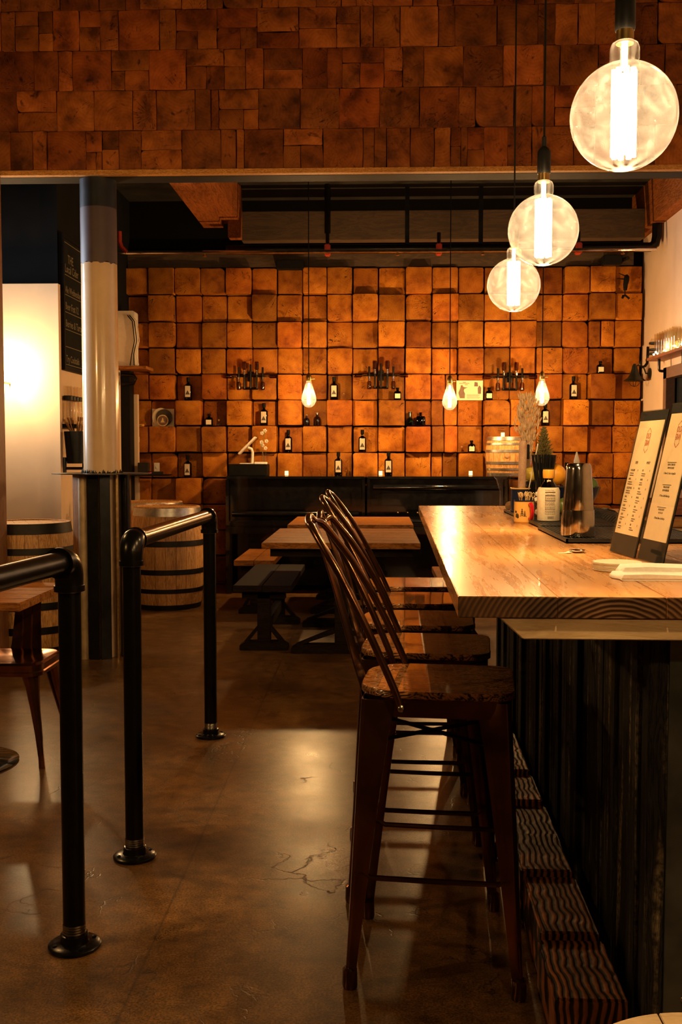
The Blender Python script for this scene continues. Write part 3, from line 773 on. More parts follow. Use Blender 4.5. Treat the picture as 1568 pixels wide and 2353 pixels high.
# round plank-topped stool at the lower right
q = thing('round_stool', 'round pale plank-topped stool at the near end of the bar', 'stool', (.425, 1.215, 0))
b = MB()
for k in range(5):
    x0, x1 = -.19 + k * .076 + .0012, -.19 + (k + 1) * .076 - .0012; pts = []
    n = 9
    for i in range(n): x = x0 + (x1 - x0) * i / (n - 1); pts.append((x, math.sqrt(max(0, .0362 - x * x))))
    for i in range(n): x = x1 + (x0 - x1) * i / (n - 1); pts.append((x, -math.sqrt(max(0, .0362 - x * x))))
    pp_ = []
    for p in pts:
        if not pp_ or (Vector(p) - Vector(pp_[-1])).length > 1e-4: pp_.append(p)
    b.prism(pp_, .575, .60)
b.obj('seat', 'pine', q, bevel=.001)
MB().lathe([(.15, .555), (.165, .56), (.165, .575), (.15, .575)], 30).obj('seat_ring', 'black_steel', q)
for a in (.785, 2.356, 3.927, 5.498): MB().tube([(.12 * math.cos(a), .12 * math.sin(a), .565), (.18 * math.cos(a), .18 * math.sin(a), 0)], .012, 8).obj('leg', 'black_steel', q)
MB().tube([(.155 * math.cos(x / 24 * 2 * PI), .155 * math.sin(x / 24 * 2 * PI), .22) for x in range(24)], .008, 6, closed=True).obj('foot_ring', 'black_steel', q)

# ================================================================ PIPE RAILINGS
def post(r, X, Y, h=1.075):
    MB().tube([(X, Y, .03), (X, Y, h - .055)], .0305, 24).obj('post', 'pipe_steel', r)
    fl = MB().lathe([(.0, .0), (.070, .0), (.072, .003), (.072, .009), (.066, .013), (.040, .016), (.038, .02), (.038, .038), (.034, .040), (.0, .04)], 36, (X, Y, 0)).obj('base_flange', 'pipe_steel', r)
    th = [(.031 + (.0012 if i % 2 else 0), .040 + i * .0035) for i in range(9)]
    MB().lathe(th, 24, (X, Y, 0), cap=False).obj('thread', 'bright_thread', fl)
    for k in range(4):
        a = k * PI / 2 + .6; MB().lathe([(.007, .012), (.006, .017), (0, .018)], 8, (X + .056 * math.cos(a), Y + .056 * math.sin(a), 0)).obj('screw', 'black_steel', fl)
    MB().lathe([(.032, h - .085), (.032, h - .07)], 24, (X, Y, 0), cap=False).obj('thread', 'bright_thread', r)
def elbow(r, X, Y, h, dy, dx=0):
    b = MB(); pts = []
    for k in range(9):
        a = k / 8 * PI / 2; q = .045 * (1 - math.cos(a)); pts.append((X + dx * q, Y + dy * q, h - .05 + .05 * math.sin(a)))
    b.tube([(X, Y, h - .075)] + pts + [(X + dx * .062, Y + dy * .062, h)], [.037] + [.038, .0385, .039, .0395, .040, .0395, .039, .0385, .038] + [.037], 24)
    b.tube([(X, Y, h - .082), (X, Y, h - .066)], .0415, 24)
    b.tube([(X + dx * .05, Y + dy * .05, h), (X + dx * .068, Y + dy * .068, h)], .0415, 24)
    b.obj('elbow', 'pipe_steel', r)
HR = 1.072
r1 = thing('pipe_railing', 'black steel pipe railing at the left edge, running toward the camera', 'railing', (0, 0, 0), 0, 'black pipe railings')
post(r1, -.832, 2.79, HR); elbow(r1, -.832, 2.79, HR, -1, -.12)
MB().tube([(-.838, 2.735, HR), (-.965, 1.62, HR)], .0305, 24).obj('top_rail', 'pipe_steel', r1)
r2 = thing('pipe_railing', 'black steel pipe railing on two floor posts, farther along the walkway', 'railing', (0, 0, 0), 0, 'black pipe railings')
post(r2, -.813, 3.43, HR); post(r2, -.793, 4.93, HR - .008)
elbow(r2, -.813, 3.43, HR, 1); elbow(r2, -.793, 4.93, HR - .008, -1)
MB().tube([(-.812, 3.49, HR), (-.794, 4.87, HR - .008)], .0305, 24).obj('top_rail', 'pipe_steel', r2)

# ================================================================ LEFT TABLE AND COPPER CHAIR
q = thing('pub_table', 'plank-topped table cut by the left edge, in front of the copper chair', 'table', (-1.85, 4.45, 0))
t = MB()
for k in range(5): t.box((-.42, -.33 + k * .132 + .0008, .725), (.42, -.33 + (k + 1) * .132 - .0008, .76))
t.obj('table_top', 'table_wood', q, bevel=.004)
MB().tube([(0, 0, .03), (0, 0, .72)], .035, 14).obj('pedestal', 'black_steel', q)
MB().lathe([(0, 0), (.27, 0), (.275, .008), (.24, .02), (.08, .04), (.04, .06), (0, .06)], 40).obj('table_base', 'gloss_black', q)
MB().cbox((0, 0, .715), (.5, .4, .02)).obj('top_plate', 'black_steel', q)

def copper_chair(loc, rz):
    s = thing('metal_chair', 'copper coloured pressed-metal chair tucked at the table on the left', 'chair', loc, rz)
    Z = .445; o = rounded(.37, .36, .07, .07)
    R = [[(x * .3, y * .3, Z - .007) for x, y in o], [(x * .62, y * .62, Z - .005) for x, y in o], [(x * .80, y * .80, Z + .003) for x, y in o], [(x * .93, y * .93, Z + .006) for x, y in o], [(x, y, Z - .003) for x, y in o], [(x, y, Z - .03) for x, y in o], [(x * 1.02, y * 1.02, Z - .035) for x, y in o], [(x * 1.02, y * 1.02, Z - .05) for x, y in o]]
    MB().loft(R, cap=True).obj('seat', 'copper_steel', s)
    for sx in (-1, 1):
        for sy in (-1, 1):
            P_ = [(sx * .165, sy * .16, Z - .02), (sx * .168, sy * .163, Z - .10), (sx * .176, sy * .172, Z - .20), (sx * .190, sy * .187, .14), (sx * .205, sy * .20, .02)]
            W = [.075, .048, .034, .026, .019]; Rg = []
            for p, w in zip(P_, W):
                c_ = []
                for k in range(10):
                    a = 2 * PI * k / 10; x, y = math.cos(a), math.sin(a)
                    dd = w * (1 if (x * sx < .3 or y * sy < .3) else .8); c_.append((p[0] - sx * w * .55 + w * .62 * x, p[1] - sy * w * .55 + w * .62 * y, p[2]))
                Rg.append(c_)
            leg = MB().loft(Rg).obj('leg', 'copper_steel', s)
            MB().tube([(sx * .192, sy * .187, .055), (sx * .196, sy * .191, .0)], [.012, .014], 10).obj('foot_cap', 'copper_steel', leg)
    pts = []
    for p in [(-.16, -.175, .43), (-.19, -.19, .50), (-.215, -.195, .62), (-.24, -.185, .74), (-.255, -.15, .81), (-.26, -.09, .842), (-.262, 0, .85)]: pts.append(p)
    pts += [(x, -y, z) for x, y, z in reversed(pts[:-1])]
    MB().tube(pts, .0095, 10).obj('back_tube', 'copper_steel', s)
    R = []
    for x, z, w in ((-.178, .43, .075), (-.19, .47, .07), (-.215, .6, .062), (-.245, .75, .058), (-.26, .845, .056)):
        R.append([(x, -w, z), (x, -w * .4, z), (x + .006, -w * .32, z), (x, -w * .24, z), (x, w * .24, z), (x + .006, w * .32, z), (x, w * .4, z), (x, w, z), (x - .003, w, z), (x - .003, -w, z)])
    MB().loft(R).obj('back_splat', 'copper_steel', s)
    return s
copper_chair((-1.635, 4.60, 0), -PI / 2)

# ================================================================ BARRELS
def barrel(name, label, cat, loc, h, rh, rb, hoops, hm, group=None, rz=0, wood_='barrel_wood', bung=False):
    s = thing(name, label, cat, loc, rz, group)
    def rad(z): u = 2 * z / h - 1; return rb - (rb - rh) * u * u
    n = 22; b = MB()
    for k in range(n):
        a0 = 2 * PI * k / n + .004; a1 = 2 * PI * (k + 1) / n - .004; R = []
        for i in range(9):
            z = h * i / 8; r = rad(z)
            R.append([(r * math.cos(a0), r * math.sin(a0), z), (r * 1.003 * math.cos((a0 + a1) / 2), r * 1.003 * math.sin((a0 + a1) / 2), z), (r * math.cos(a1), r * math.sin(a1), z), ((r - .02) * math.cos(a1), (r - .02) * math.sin(a1), z), ((r - .02) * math.cos(a0), (r - .02) * math.sin(a0), z)])
        b.loft(R)
    b.obj('staves', wood_, s)
    b = MB(); rr = rh - .018
    for k in range(6):
        x0 = -rr + 2 * rr * k / 6 + .001; x1 = -rr + 2 * rr * (k + 1) / 6 - .001
        f = lambda x: math.sqrt(max(rr * rr - x * x, 0))
        pts = [(x0 + (x1 - x0) * i / 5, f(x0 + (x1 - x0) * i / 5)) for i in range(6)] + [(x1 + (x0 - x1) * i / 5, -f(x1 + (x0 - x1) * i / 5)) for i in range(6)]
        b.prism(pts, h - .025, h - .008)
    b.obj('barrel_head', wood_, s)
    for (z, w), m_ in zip(hoops, hm):
        z0, z1 = max(z - w / 2, 0), min(z + w / 2, h)
        MB().lathe([(rad(z0) + .001, z0), (rad(z0) + .004, z0), (rad(z1) + .004, z1), (rad(z1) + .001, z1)], 44, cap=False, loop=True).obj('hoop', m_, s)
    if bung: MB().lathe([(.022, 0), (.020, .012), (.0, .014)], 14, mat=Matrix.Translation((0, -rb + .004, h * .52)) @ Matrix.Rotation(PI / 2, 4, 'X')).obj('bung', 'cork', s)
    return s
hp = [(.845, .07), (.575, .05), (.33, .045), (.165, .038), (.022, .044)]
hm = ['hoop_silver', 'hoop_black', 'hoop_black', 'hoop_black', 'hoop_black']
GB = 'oak barrels used as tables'
barrel('oak_barrel', 'oak barrel table with dark hoops standing right of the column', 'barrel', (onZ(372, 1405, 0).x - .01, 9.16, 0), .89, .285, .325, hp, hm, GB)
barrel('oak_barrel', 'oak barrel table at the left, behind the nearer railing and the copper chair', 'barrel', (-2.41, 7.13, 0), .885, .285, .325, [(.85, .07), (.70, .045), (.56, .045), (.33, .05), (.165, .05), (.022, .044)], ['hoop_black'] * 6, GB, .4)
barrel('oak_barrel', 'oak barrel against the block wall, mostly hidden behind the column', 'barrel', (-2.17, 10.05, 0), .89, .285, .325, hp, hm, GB, .9)

# ================================================================ FAR TABLES, BENCHES, PIANOS
def trestle(name, label, cat, X, Y0, W, L, H, group, topm='table_wood', n=6):
    s = thing(name, label, cat, (X, Y0, 0), 0, group); b = MB()
    for k in range(n): b.box((-W / 2, L * k / n + .0012, H - .04), (W / 2, L * (k + 1) / n - .0012, H)) if W > .6 else b.box((-W / 2 + W * k / n + .001, 0, H - .045), (-W / 2 + W * (k + 1) / n - .001, L, H))
    b.obj('bench_top' if cat == 'bench' else 'table_top', topm, s, bevel=.003)
    for y in (.09, L - .17):
        w = .045; sp_ = min(W * .42, .34) if W > .6 else W * .42
        leg = MB().box((-w, y, .06), (w, y + .08, H - .04)).obj('leg', 'dark_wood', s, bevel=.004)
        MB().prism([(-sp_, 0), (-sp_, .035), (-sp_ + .04, .06), (sp_ - .04, .06), (sp_, .035), (sp_, 0)], y - .01, y + .09, 'y').obj('foot', 'dark_wood', leg, bevel=.003)
        for sg in (-1, 1): MB().prism([(sg * w, .17), (sg * w, .135), (sg * (sp_ - .06), .055), (sg * (sp_ - .03), .06)], y + .01, y + .07, 'y').obj('brace', 'dark_wood', leg)
        MB().box((-W / 2 + .05, y, H - .10), (W / 2 - .05, y + .07, H - .04)).obj('cross_bar', 'dark_wood', leg)
    MB().box((-.03, .13, .12), (.03, L - .13, .19)).obj('stretcher', 'dark_wood', s, bevel=.004)
    return s
TG = 'trestle tables in front of the pianos'
trestle('trestle_table', 'square plank-topped trestle table, nearer of the two before the pianos', 'table', -.235, 6.92, 1.06, 1.33, .76, TG)
trestle('trestle_table', 'plank-topped trestle table, farther of the two, close to the pianos', 'table', -.215, 8.66, 1.05, 1.10, .76, TG)
BG = 'dark trestle benches at the far tables'
bl = onZ(600, 1500, 0)
trestle('trestle_bench', 'dark trestle bench on the walkway side of the nearer trestle table', 'bench', onY(602, 1400, 7.0).x, bl.y + .0, .40, 1.35, .46, BG, 'dark_wood', 2)
trestle('trestle_bench', 'dark trestle bench on the bar side of the nearer trestle table', 'bench', .62, 6.9, .36, 1.35, .46, BG, 'table_wood', 2)
trestle('trestle_bench', 'dark trestle bench on the walkway side of the farther trestle table', 'bench', -1.02, 8.65, .34, 1.05, .46, BG, 'table_wood', 2)

def piano(label, x0, x1, fall):
    s = thing('upright_piano', label, 'piano', ((x0 + x1) / 2, 10.05, 0), 0, 'old black upright pianos'); w = (x1 - x0) / 2
    MB().box((-w + .03, .12, .06), (w - .03, .60, 1.10)).obj('piano_case', 'gloss_black', s, bevel=.006)
    MB().box((-w, .08, 1.10), (w, .62, 1.128)).obj('lid', 'gloss_black', s, bevel=.006)
    for sx in (-1, 1):
        MB().box((sx * w - .03 if sx > 0 else -w, .06, .0), (w if sx > 0 else -w + .03, .60, 1.10)).obj('side_panel', 'gloss_black', s, bevel=.005)
        MB().box((sx * (w - .05) - .03, -.10, 0), (sx * (w - .05) + .03, -.04, .60)).obj('leg', 'gloss_black', s, bevel=.01)
    MB().box((-w + .02, -.12, .58), (w - .02, .12, .64)).obj('key_bed', 'gloss_black', s, bevel=.008)
    MB().tube([(-w + .06, .10, 1.02 if fall else .76), (w - .06, .10, 1.02 if fall else .76)], .028, 12).obj('moulding', 'gloss_black', s)
    MB().box((-w + .03, -.08, .64), (w - .03, .12, .70)).obj('fall_board', 'gloss_black', s, bevel=.02)
    MB().box((-w + .14, .095, .80), (w - .14, .12, .98)).obj('music_desk', 'gloss_black', s, bevel=.006)
    for k in range(9): MB().sphere((-w + .3 + k * (2 * w - .6) / 8, .09, .775), .008, 8, 5).obj('brass_stud', 'brass', s)
    return s
PX0 = onY(518, 1095, 10.1).x; PX1 = onY(1168, 1095, 10.1).x; PM = (PX0 + PX1) / 2
piano('old black upright piano, left one, under the black box with the tablet', PX0, PM - .01, False)
piano('old black upright piano, right one, under the small keg', PM + .01, PX1, True)
PT = 1.128

# things on the pianos
q0 = onY(573, 1090, 10.42)
q = thing('black_crate', 'low black box on the left piano carrying a white tablet stand', 'box', (q0.x, 10.42, PT))
MB().box((-.19, -.14, 0), (.19, .14, .115)).obj('crate_body', 'matte_black', q, bevel=.004)
q = thing('tablet_stand', 'white tablet register tilted on a curved white stand', 'tablet', (q0.x - .06, 10.42, PT + .115))
MB().box((-.12, -.07, -.008), (.12, .07, .010), Matrix.Translation((.045, 0, .185)) @ Matrix.Rotation(-math.radians(45), 4, 'Y')).obj('tablet', 'white_plastic', q, bevel=.004)
MB().tube([(.05, 0, .165), (.085, 0, .15), (.095, 0, .12), (.09, 0, .0)], .014, 8).obj('stand', 'white_plastic', q)
MB().box((-.03, -.07, 0), (.14, .07, .012)).obj('stand_base', 'white_plastic', q, bevel=.004)
q = thing('napkin_pile', 'small pile of white paper napkins beside the tablet on the black box', 'napkins', (q0.x + .12, 10.40, PT + .115))
MB().box((-.06, -.06, 0), (.06, .06, .022)).obj('paper_stack', 'white_cloth', q, bevel=.003)
q = thing('flower_vase', 'small clear glass vase with a white orchid stem on the black box', 'vase', (q0.x + .145, 10.50, PT + .115))
MB().lathe([(.028, 0), (.032, .002), (.032, .13), (.030, .13), (.030, .006), (0, .006)], 18, cap=False).obj('glass', 'clear_glass', q)
MB().tube([(0, 0, .01), (-.02, 0, .12), (-.03, 0, .18), (-.005, 0, .27), (.0, 0, .33)], .003, 5).obj('stem', 'stem_green', q)
b = MB()
for px, pz_ in ((.005, .335), (-.02, .19), (.01, .16), (.02, .23), (-.03, .22), (-.025, .31)):
    for k in range(5): a = k * 1.256; b.sphere((px + .012 * math.cos(a), .002 * k, pz_ + .012 * math.sin(a)), .009, 6, 4, (1, .4, 1))
b.obj('blossom', 'white_plastic', q)
k0 = onY(1160, 1090, 10.35)
keg = barrel('small_keg', 'small pale oak keg with silver hoops standing on the right piano', 'keg', (k0.x, 10.35, PT), .385, .165, .188, [(.366, .034), (.315, .02), (.245, .026), (.13, .026), (.068, .02), (.017, .03)], ['hoop_silver'] * 6, None, 0, 'barrel_wood', True)

def candle(loc, label):
    q = thing('votive_candle', label, 'candle', loc, 0, 'lit votive candles')
    MB().lathe([(.018, 0), (.020, .002), (.020, .062), (.0185, .062), (.0185, .004), (0, .004)], 16, cap=False).obj('glass', 'tumbler_glass', q)
    MB().lathe([(.0175, .005), (.0175, .048), (.0, .048)], 14).obj('wax', 'candle_glow', q)
    return q
c0 = candle((onY(659, 1090, 10.35).x, 10.35, PT), 'lit votive candle on the left piano right of the black box')
def cc(px, py, Y, z, lb): copy_tree(c0, (onY(px, py, Y).x, Y, z), None, lb)
cc(875, 1093, 10.35, PT, 'lit votive candle beside the labelled bottle on the right piano')
cc(1082, 1093, 10.35, PT, 'lit votive candle on the right piano left of the small keg')
cc(1156, 996, 10.35, PT + .378, 'lit votive candle standing on top of the small keg')

# ---------------------------------------------------------------- bottles on the block ledges
def tall_bottle():
    q = thing('whiskey_bottle', 'x', 'bottle', (0, 0, 0), 0, 'tall labelled bottles along the block wall')
    MB().lathe([(0, .004), (.036, .0), (.040, .006), (.040, .145), (.036, .160), (.016, .172), (.014, .178), (.014, .197)], 20, sq=3.0, cap=False).obj('bottle_body', 'dark_bottle_glass', q)
    MB().lathe([(0, .012), (.034, .012), (.036, .05), (.0, .05)], 16, sq=3.0).obj('liquor', 'coffee_bean', q)
    MB().lathe([(.017, .193), (.018, .195), (.018, .236), (.016, .238)], 16).obj('cap', 'matte_black', q)
    R = []
    for z in (.035, .148):
        R.append([(.030 * math.sin(a) * 1.05, -.0415 + .003 * (1 - math.cos(a)), z) for a in (-1.0, -.5, 0, .5, 1.0)] + [(.030 * math.sin(a) * 1.05, -.0425 + .003 * (1 - math.cos(a)), z) for a in (1.0, .5, 0, -.5, -1.0)])
    MB().loft(R).obj('paper_label', 'bottle_label', q)
    return q
tb0 = tall_bottle(); first = [True]
def ledge_pos(px, py, dy=.075):
    c, r = cell(px, py); z = ZB[r + 1] - .004; return (onY(px, py, YW - .03 - dy).x, YW - .03 - dy, z)
TALL = [(433, 920, 'tall dark bottle with a hill label, far left on the block wall above the plate'), (768, 920, 'tall dark bottle with a hill label beside a small stemmed glass'),
        (607, 978, 'tall dark bottle with a hill label below the left bulb fixture'), (663, 1038, 'tall dark bottle with a hill label, just right of the small flower vase'),
        (833, 1038, 'tall dark bottle with a hill label below the middle bulb fixture'), (432, 1098, 'tall dark bottle with a hill label, lowest on the left, above the oak barrel'),
        (1318, 921, 'tall dark bottle with a hill label, rightmost on the block wall'), (1253, 979, 'tall dark bottle with a hill label directly below the right teardrop lamp')]
for px, py, lb in TALL:
    p = ledge_pos(px, py)
    if first[0]: tb0.location = p; tb0['label'] = lb; first[0] = False
    else: copy_tree(tb0, p, None, lb)
for px, lb in ((778, 'tall dark bottle with a hill label standing on the left piano top'), (893, 'tall dark bottle with a hill label next to a candle on the right piano')):
    copy_tree(tb0, (onY(px, 1093, 10.45).x, 10.45, PT), None, lb)
q = copy_tree(tb0, (onY(1303, 1096, 5.6).x, 5.60, BT + .0), None, 'tall dark bottle at the far end of the bar behind the grapefruit'); q.scale = (.62, .62, 1.02)
def short_bottle():
    q = thing('short_bottle', 'x', 'bottle', (0, 0, 0), 0, 'short square bottles with white labels')
    MB().lathe([(0, .002), (.036, .0), (.038, .005), (.038, .075), (.032, .088), (.014, .096), (.013, .112), (.017, .113), (.017, .12)], 20, sq=4, cap=False).obj('bottle_body', 'dark_bottle_glass', q)
    MB().lathe([(.015, .108), (.017, .110), (.017, .128), (.0, .13)], 12).obj('stopper', 'matte_black', q)
    MB().box((-.027, -.0415, .018), (.027, -.039, .066)).obj('paper_label', 'paper', q)
    return q
sb0 = short_bottle(); first = True
for px, py, lb in ((481, 977, 'short square bottle with white label, left, next to a small decanter'), (914, 920, 'short square bottle with white label below the middle bulb fixture'),
                   (1124, 920, 'short square bottle with white label right of the framed print'), (1084, 1042, 'short square bottle with white label left of the small keg'), (1380, 860, 'short square bottle with white label, highest on the block wall')):
    p = ledge_pos(px, py)
    if first: sb0.location = p; sb0['label'] = lb; first = False
    else: copy_tree(sb0, p, None, lb)
def jug(name, label, cat, prof, mat, p, sq=None, cork=None, sc=1.0):
    q = thing(name, label, cat, p); MB().lathe([(a * sc, b * sc) for a, b in prof], 18, sq=sq, cap=False).obj('glass_body', mat, q)
    if cork: MB().lathe([(cork * sc, prof[-1][1] * sc - .006), (cork * sc * 1.1, prof[-1][1] * sc + .008), (0, prof[-1][1] * sc + .012)], 10).obj('stopper', 'cork', q)
    return q
dec = [(0, .003), (.024, 0), (.028, .008), (.026, .028), (.010, .040), (.007, .058), (.010, .062)]
jug('small_decanter', 'tiny round glass decanter right of the leftmost white-label bottle', 'decanter', dec, 'clear_glass', ledge_pos(503, 977), cork=.009)
jug('small_decanter', 'tiny round glass decanter beside the white-label bottle left of the keg', 'decanter', dec, 'clear_glass', ledge_pos(1061, 1042), cork=.009)
gl = [(0, .0), (.022, .0), (.003, .004), (.003, .02), (.018, .032), (.024, .05), (.018, .082)]
jug('stemmed_glass', 'small stemmed tasting glass on a wall block beside a tall bottle', 'glass', gl, 'clear_glass', ledge_pos(790, 920))
an = [(0, .003), (.028, 0), (.031, .008), (.031, .06), (.026, .075), (.010, .086), (.009, .105), (.012, .108)]
jug('antique_bottle', 'brown antique bottle under the left teardrop lamp, smaller of the pair', 'bottle', an, 'amber_glass', ledge_pos(705, 977), cork=.009, sc=1.02)
jug('antique_bottle', 'tan antique bottle with raised lettering under the left teardrop lamp, larger of the pair', 'bottle', an, 'antique_glass', ledge_pos(729, 977), cork=.009, sc=1.22)
jug('green_bottle', 'green glass bottle on a wall block beside a dark square bottle', 'bottle', [(0, .003), (.040, 0), (.043, .008), (.043, .055), (.020, .085), (.014, .09), (.014, .13), (.018, .132), (.018, .145)], 'green_glass', ledge_pos(943, 979), 6)
jug('dark_square_bottle', 'dark square-shouldered bottle right of the green bottle on the block wall', 'bottle', [(0, .003), (.046, 0), (.050, .008), (.050, .085), (.042, .10), (.013, .104), (.013, .13), (.017, .14)], 'dark_bottle_glass', ledge_pos(967, 979), 4)

# plate display, print, little notices
c, r = cell(375, 978); p = ledge_pos(375, 978); yb = YW - .04
q = thing('picture_card', 'pale square card propped behind the round coaster display on the block wall', 'card', (p[0] - .01, yb + .0, p[2]))
MB().box((-.115, -.008, 0), (.115, -.002, .182)).obj('card_sheet', 'paper', q)
q = thing('round_tray', 'round pale tray with a black disc leaning on a wall block at the left', 'tray', (p[0] - .015, yb - .03, p[2]))
rot = Matrix.Rotation(PI / 2, 4, 'X')
MB().lathe([(0, 0), (.093, 0), (.095, .006), (.088, .008), (0, .008)], 36, mat=Matrix.Translation((-.01, 0, .096)) @ rot).obj('pale_disc', 'paper', q)
MB().lathe([(0, .009), (.085, .009), (.087, .014), (.0, .016)], 36, mat=Matrix.Translation((.022, -.002, .090)) @ rot).obj('black_disc', 'gloss_black', q)
q = thing('round_badge', 'small round copper-toned emblem coaster leaning in front of the black disc', 'coaster', (p[0] - .005, yb - .055, p[2]))
MB().lathe([(.050, 0), (.058, .0), (.060, .004), (.050, .006)], 30, cap=False, loop=True, mat=Matrix.Translation((0, 0, .060)) @ rot).obj('rim', 'bamboo', q)
MB().lathe([(0, .001), (.051, .001), (.051, .004), (0, .004)], 30, mat=Matrix.Translation((0, 0, .060)) @ rot).obj('face', 'frame_brown', q)
MB().prism([(-.022, .04), (.022, .04), (.010, .06), (.006, .085), (-.004, .09), (-.010, .065)], -.007, -.0045, 'y').obj('emblem', 'bamboo', q)
q = thing('framed_print', 'small pale vintage print with two dark figures, right of the middle teardrop lamp', 'picture', (onY(1080, 898, YW - .09).x, YW - .082, onY(1080, 898, YW - .09).z))
MB().box((-.135, 0, -.095), (.135, .01, .105)).obj('sheet', 'paper', q)
b = MB()
b.prism([(-.10, -.075), (-.05, -.075), (-.048, -.03), (-.06, .0), (-.055, .02), (-.02, .035), (-.05, .035), (-.07, .045), (-.075, .06), (-.09, .055), (-.095, .03), (-.115, -.02)], -.0015, 0, 'y')
b.prism([(.085, -.03), (.115, -.03), (.118, .03), (.10, .055), (.082, .03)], -.0015, 0, 'y'); b.prism([(.045, .045), (.085, .045), (.08, .085), (.05, .09)], -.0015, 0, 'y')
for z, x0, x1 in ((.085, -.07, -.04), (.073, -.105, -.005), (.06, -.05, -.02)): b.box((x0, -.0015, z), (x1, 0, z + .005))
for k in range(5): b.box((-.03, -.0015, -.04 - k * .009), (.11 - .01 * (k % 3), 0, -.037 - k * .009))
b.obj('print_figures', 'frame_brown', q)
p = onY(313, 1010, YW - .1); q = thing('small_notice', 'small printed notice card on a wall block at the far left', 'card', (p.x, YW - .03 - prot[cell(313, 1040)] - .012, p.z))
MB().box((-.055, 0, -.028), (.055, .004, .028)).obj('card_sheet', 'card', q)
b = MB(); rg = random.Random(2)
for k in range(4): b.box((-.045, -.001, .018 - k * .011), (.045 - rg.uniform(0, .03), 0, .022 - k * .011))
b.obj('lettering', 'ink', q)
p = ledge_pos(312, 973); q = thing('yellow_ruler_sign', 'narrow yellow strip sign lying on a wall block at the far left', 'sign', p)
MB().box((-.09, -.03, 0), (.09, .0, .022)).obj('strip', 'yellow_cap', q, bevel=.002)
b = MB(); b.box((-.07, -.0315, .007), (.07, -.03, .014)); b.obj('lettering', 'ink', q)
for px, lb in ((330, 'pale light switch plate on the block wall, left of the pair'), (360, 'pale light switch plate on the block wall, right of the pair')):
    c, r = cell(px, 1098); p = onY(px, 1074, YW - .05); q = thing('switch_plate', lb, 'switch', (p.x, YW - .03 - prot[c, r] - .014, p.z), 0, 'switch plates on the block wall')
    MB().box((-.030, 0, -.048), (.030, .008, .048)).obj('plate', 'white_plastic', q, bevel=.003)
    MB().box((-.006, -.008, -.010), (.006, 0, .012)).obj('toggle', 'white_plastic', q)

# bulb fixtures made of pipe on the block wall
def fixture(px, py, label):
    p = onY(px, py, YW - .2); q = thing('pipe_wall_fixture', label, 'wall lamp', (p.x, YW - .16, p.z), 0, 'unlit pipe wall fixtures')
    b = MB(); b.tube([(0, 0, -.13), (0, 0, .12)], .011, 8); b.box((-.03, .04, -.05), (.03, .06, .05)); b.tube([(0, .05, 0), (0, 0, 0)], .012, 8)
    b.tube([(-.075, 0, -.125), (.075, 0, -.125)], .012, 8); b.tube([(-.15, 0, 0), (.15, 0, 0)], .010, 8)
    b.obj('bracket', 'pipe_steel', q)
    def bulb(x, z, dx, dz, y=0):
        mt = frame((x, y, z), (0, 1, 0) if dz else (0, 1, 0), (dz, 0, -dx) if True else 0)
        # local z points along (dx,0,dz)
        zx = Vector((dx, 0, dz)); xx = Vector((0, 1, 0)); yy = zx.cross(xx); mt = Matrix((xx, yy, zx)).transposed().to_4x4(); mt.translation = (x, y, z)
        MB().lathe([(.010, -.05), (.014, -.045), (.014, -.02), (.010, -.015), (.011, 0)], 10, mat=mt).obj('socket', 'chrome', q)
        MB().lathe([(.012, 0), (.022, .012), (.023, .07), (.020, .085), (0, .088)], 14, cap=False, mat=mt).obj('bulb_glass', 'antique_glass', q)
        MB().tube([(0, 0, 0), (0, 0, .06)], .004, 5, mat=mt).obj('filament', 'brass', q)
    for x in (-.062, .065):
        MB().tube([(x, -.02, -.125), (x, -.02, .02)], .011, 8).obj('riser', 'pipe_steel', q); bulb(x, .062, 0, 1, -.02)
    for x in (-.12, .125):
        MB().tube([(x, -.01, .09), (x, -.01, -.02)], .011, 8).obj('riser', 'pipe_steel', q); bulb(x, -.055, 0, -1, -.01)
    bulb(-.19, 0, -1, 0); bulb(.19, 0, 1, 0)
fixture(575, 864, 'dark pipe wall fixture with six unlit tube bulbs, left of the three')
fixture(876, 862, 'dark pipe wall fixture with six unlit tube bulbs, middle of the three')
fixture(1173, 866, 'dark pipe wall fixture with six unlit tube bulbs, right of the three')
# black ornament high on the right
p = onY(1437, 655, YW - .15); q = thing('wall_ornament', 'black metal ornament with two thin prongs high on the right end of the block wall', 'ornament', (p.x, YW - .17, p.z))
MB().tube([(.008, 0, .10), (.012, 0, .08), (.008, 0, .04), (.0, 0, .0), (-.002, 0, -.055)], [.012, .026, .028, .024, .018], 10).obj('ornament_body', 'matte_black', q)
MB().tube([(0, 0, .085), (-.075, -.02, .112)], [.007, .003], 6).obj('prong', 'matte_black', q)
MB().tube([(0, 0, .055), (-.09, -.02, .06)], [.007, .003], 6).obj('prong', 'matte_black', q)
MB().tube([(-.03, 0, -.135), (-.02, 0, -.11), (.0, 0, -.105), (.03, 0, -.13), (.04, 0, -.14)], [.012, .014, .010, .010, .012], 8).tube([(0, .02, -.05), (0, .02, -.11)], .005, 6).obj('ornament_tail', 'matte_black', q)

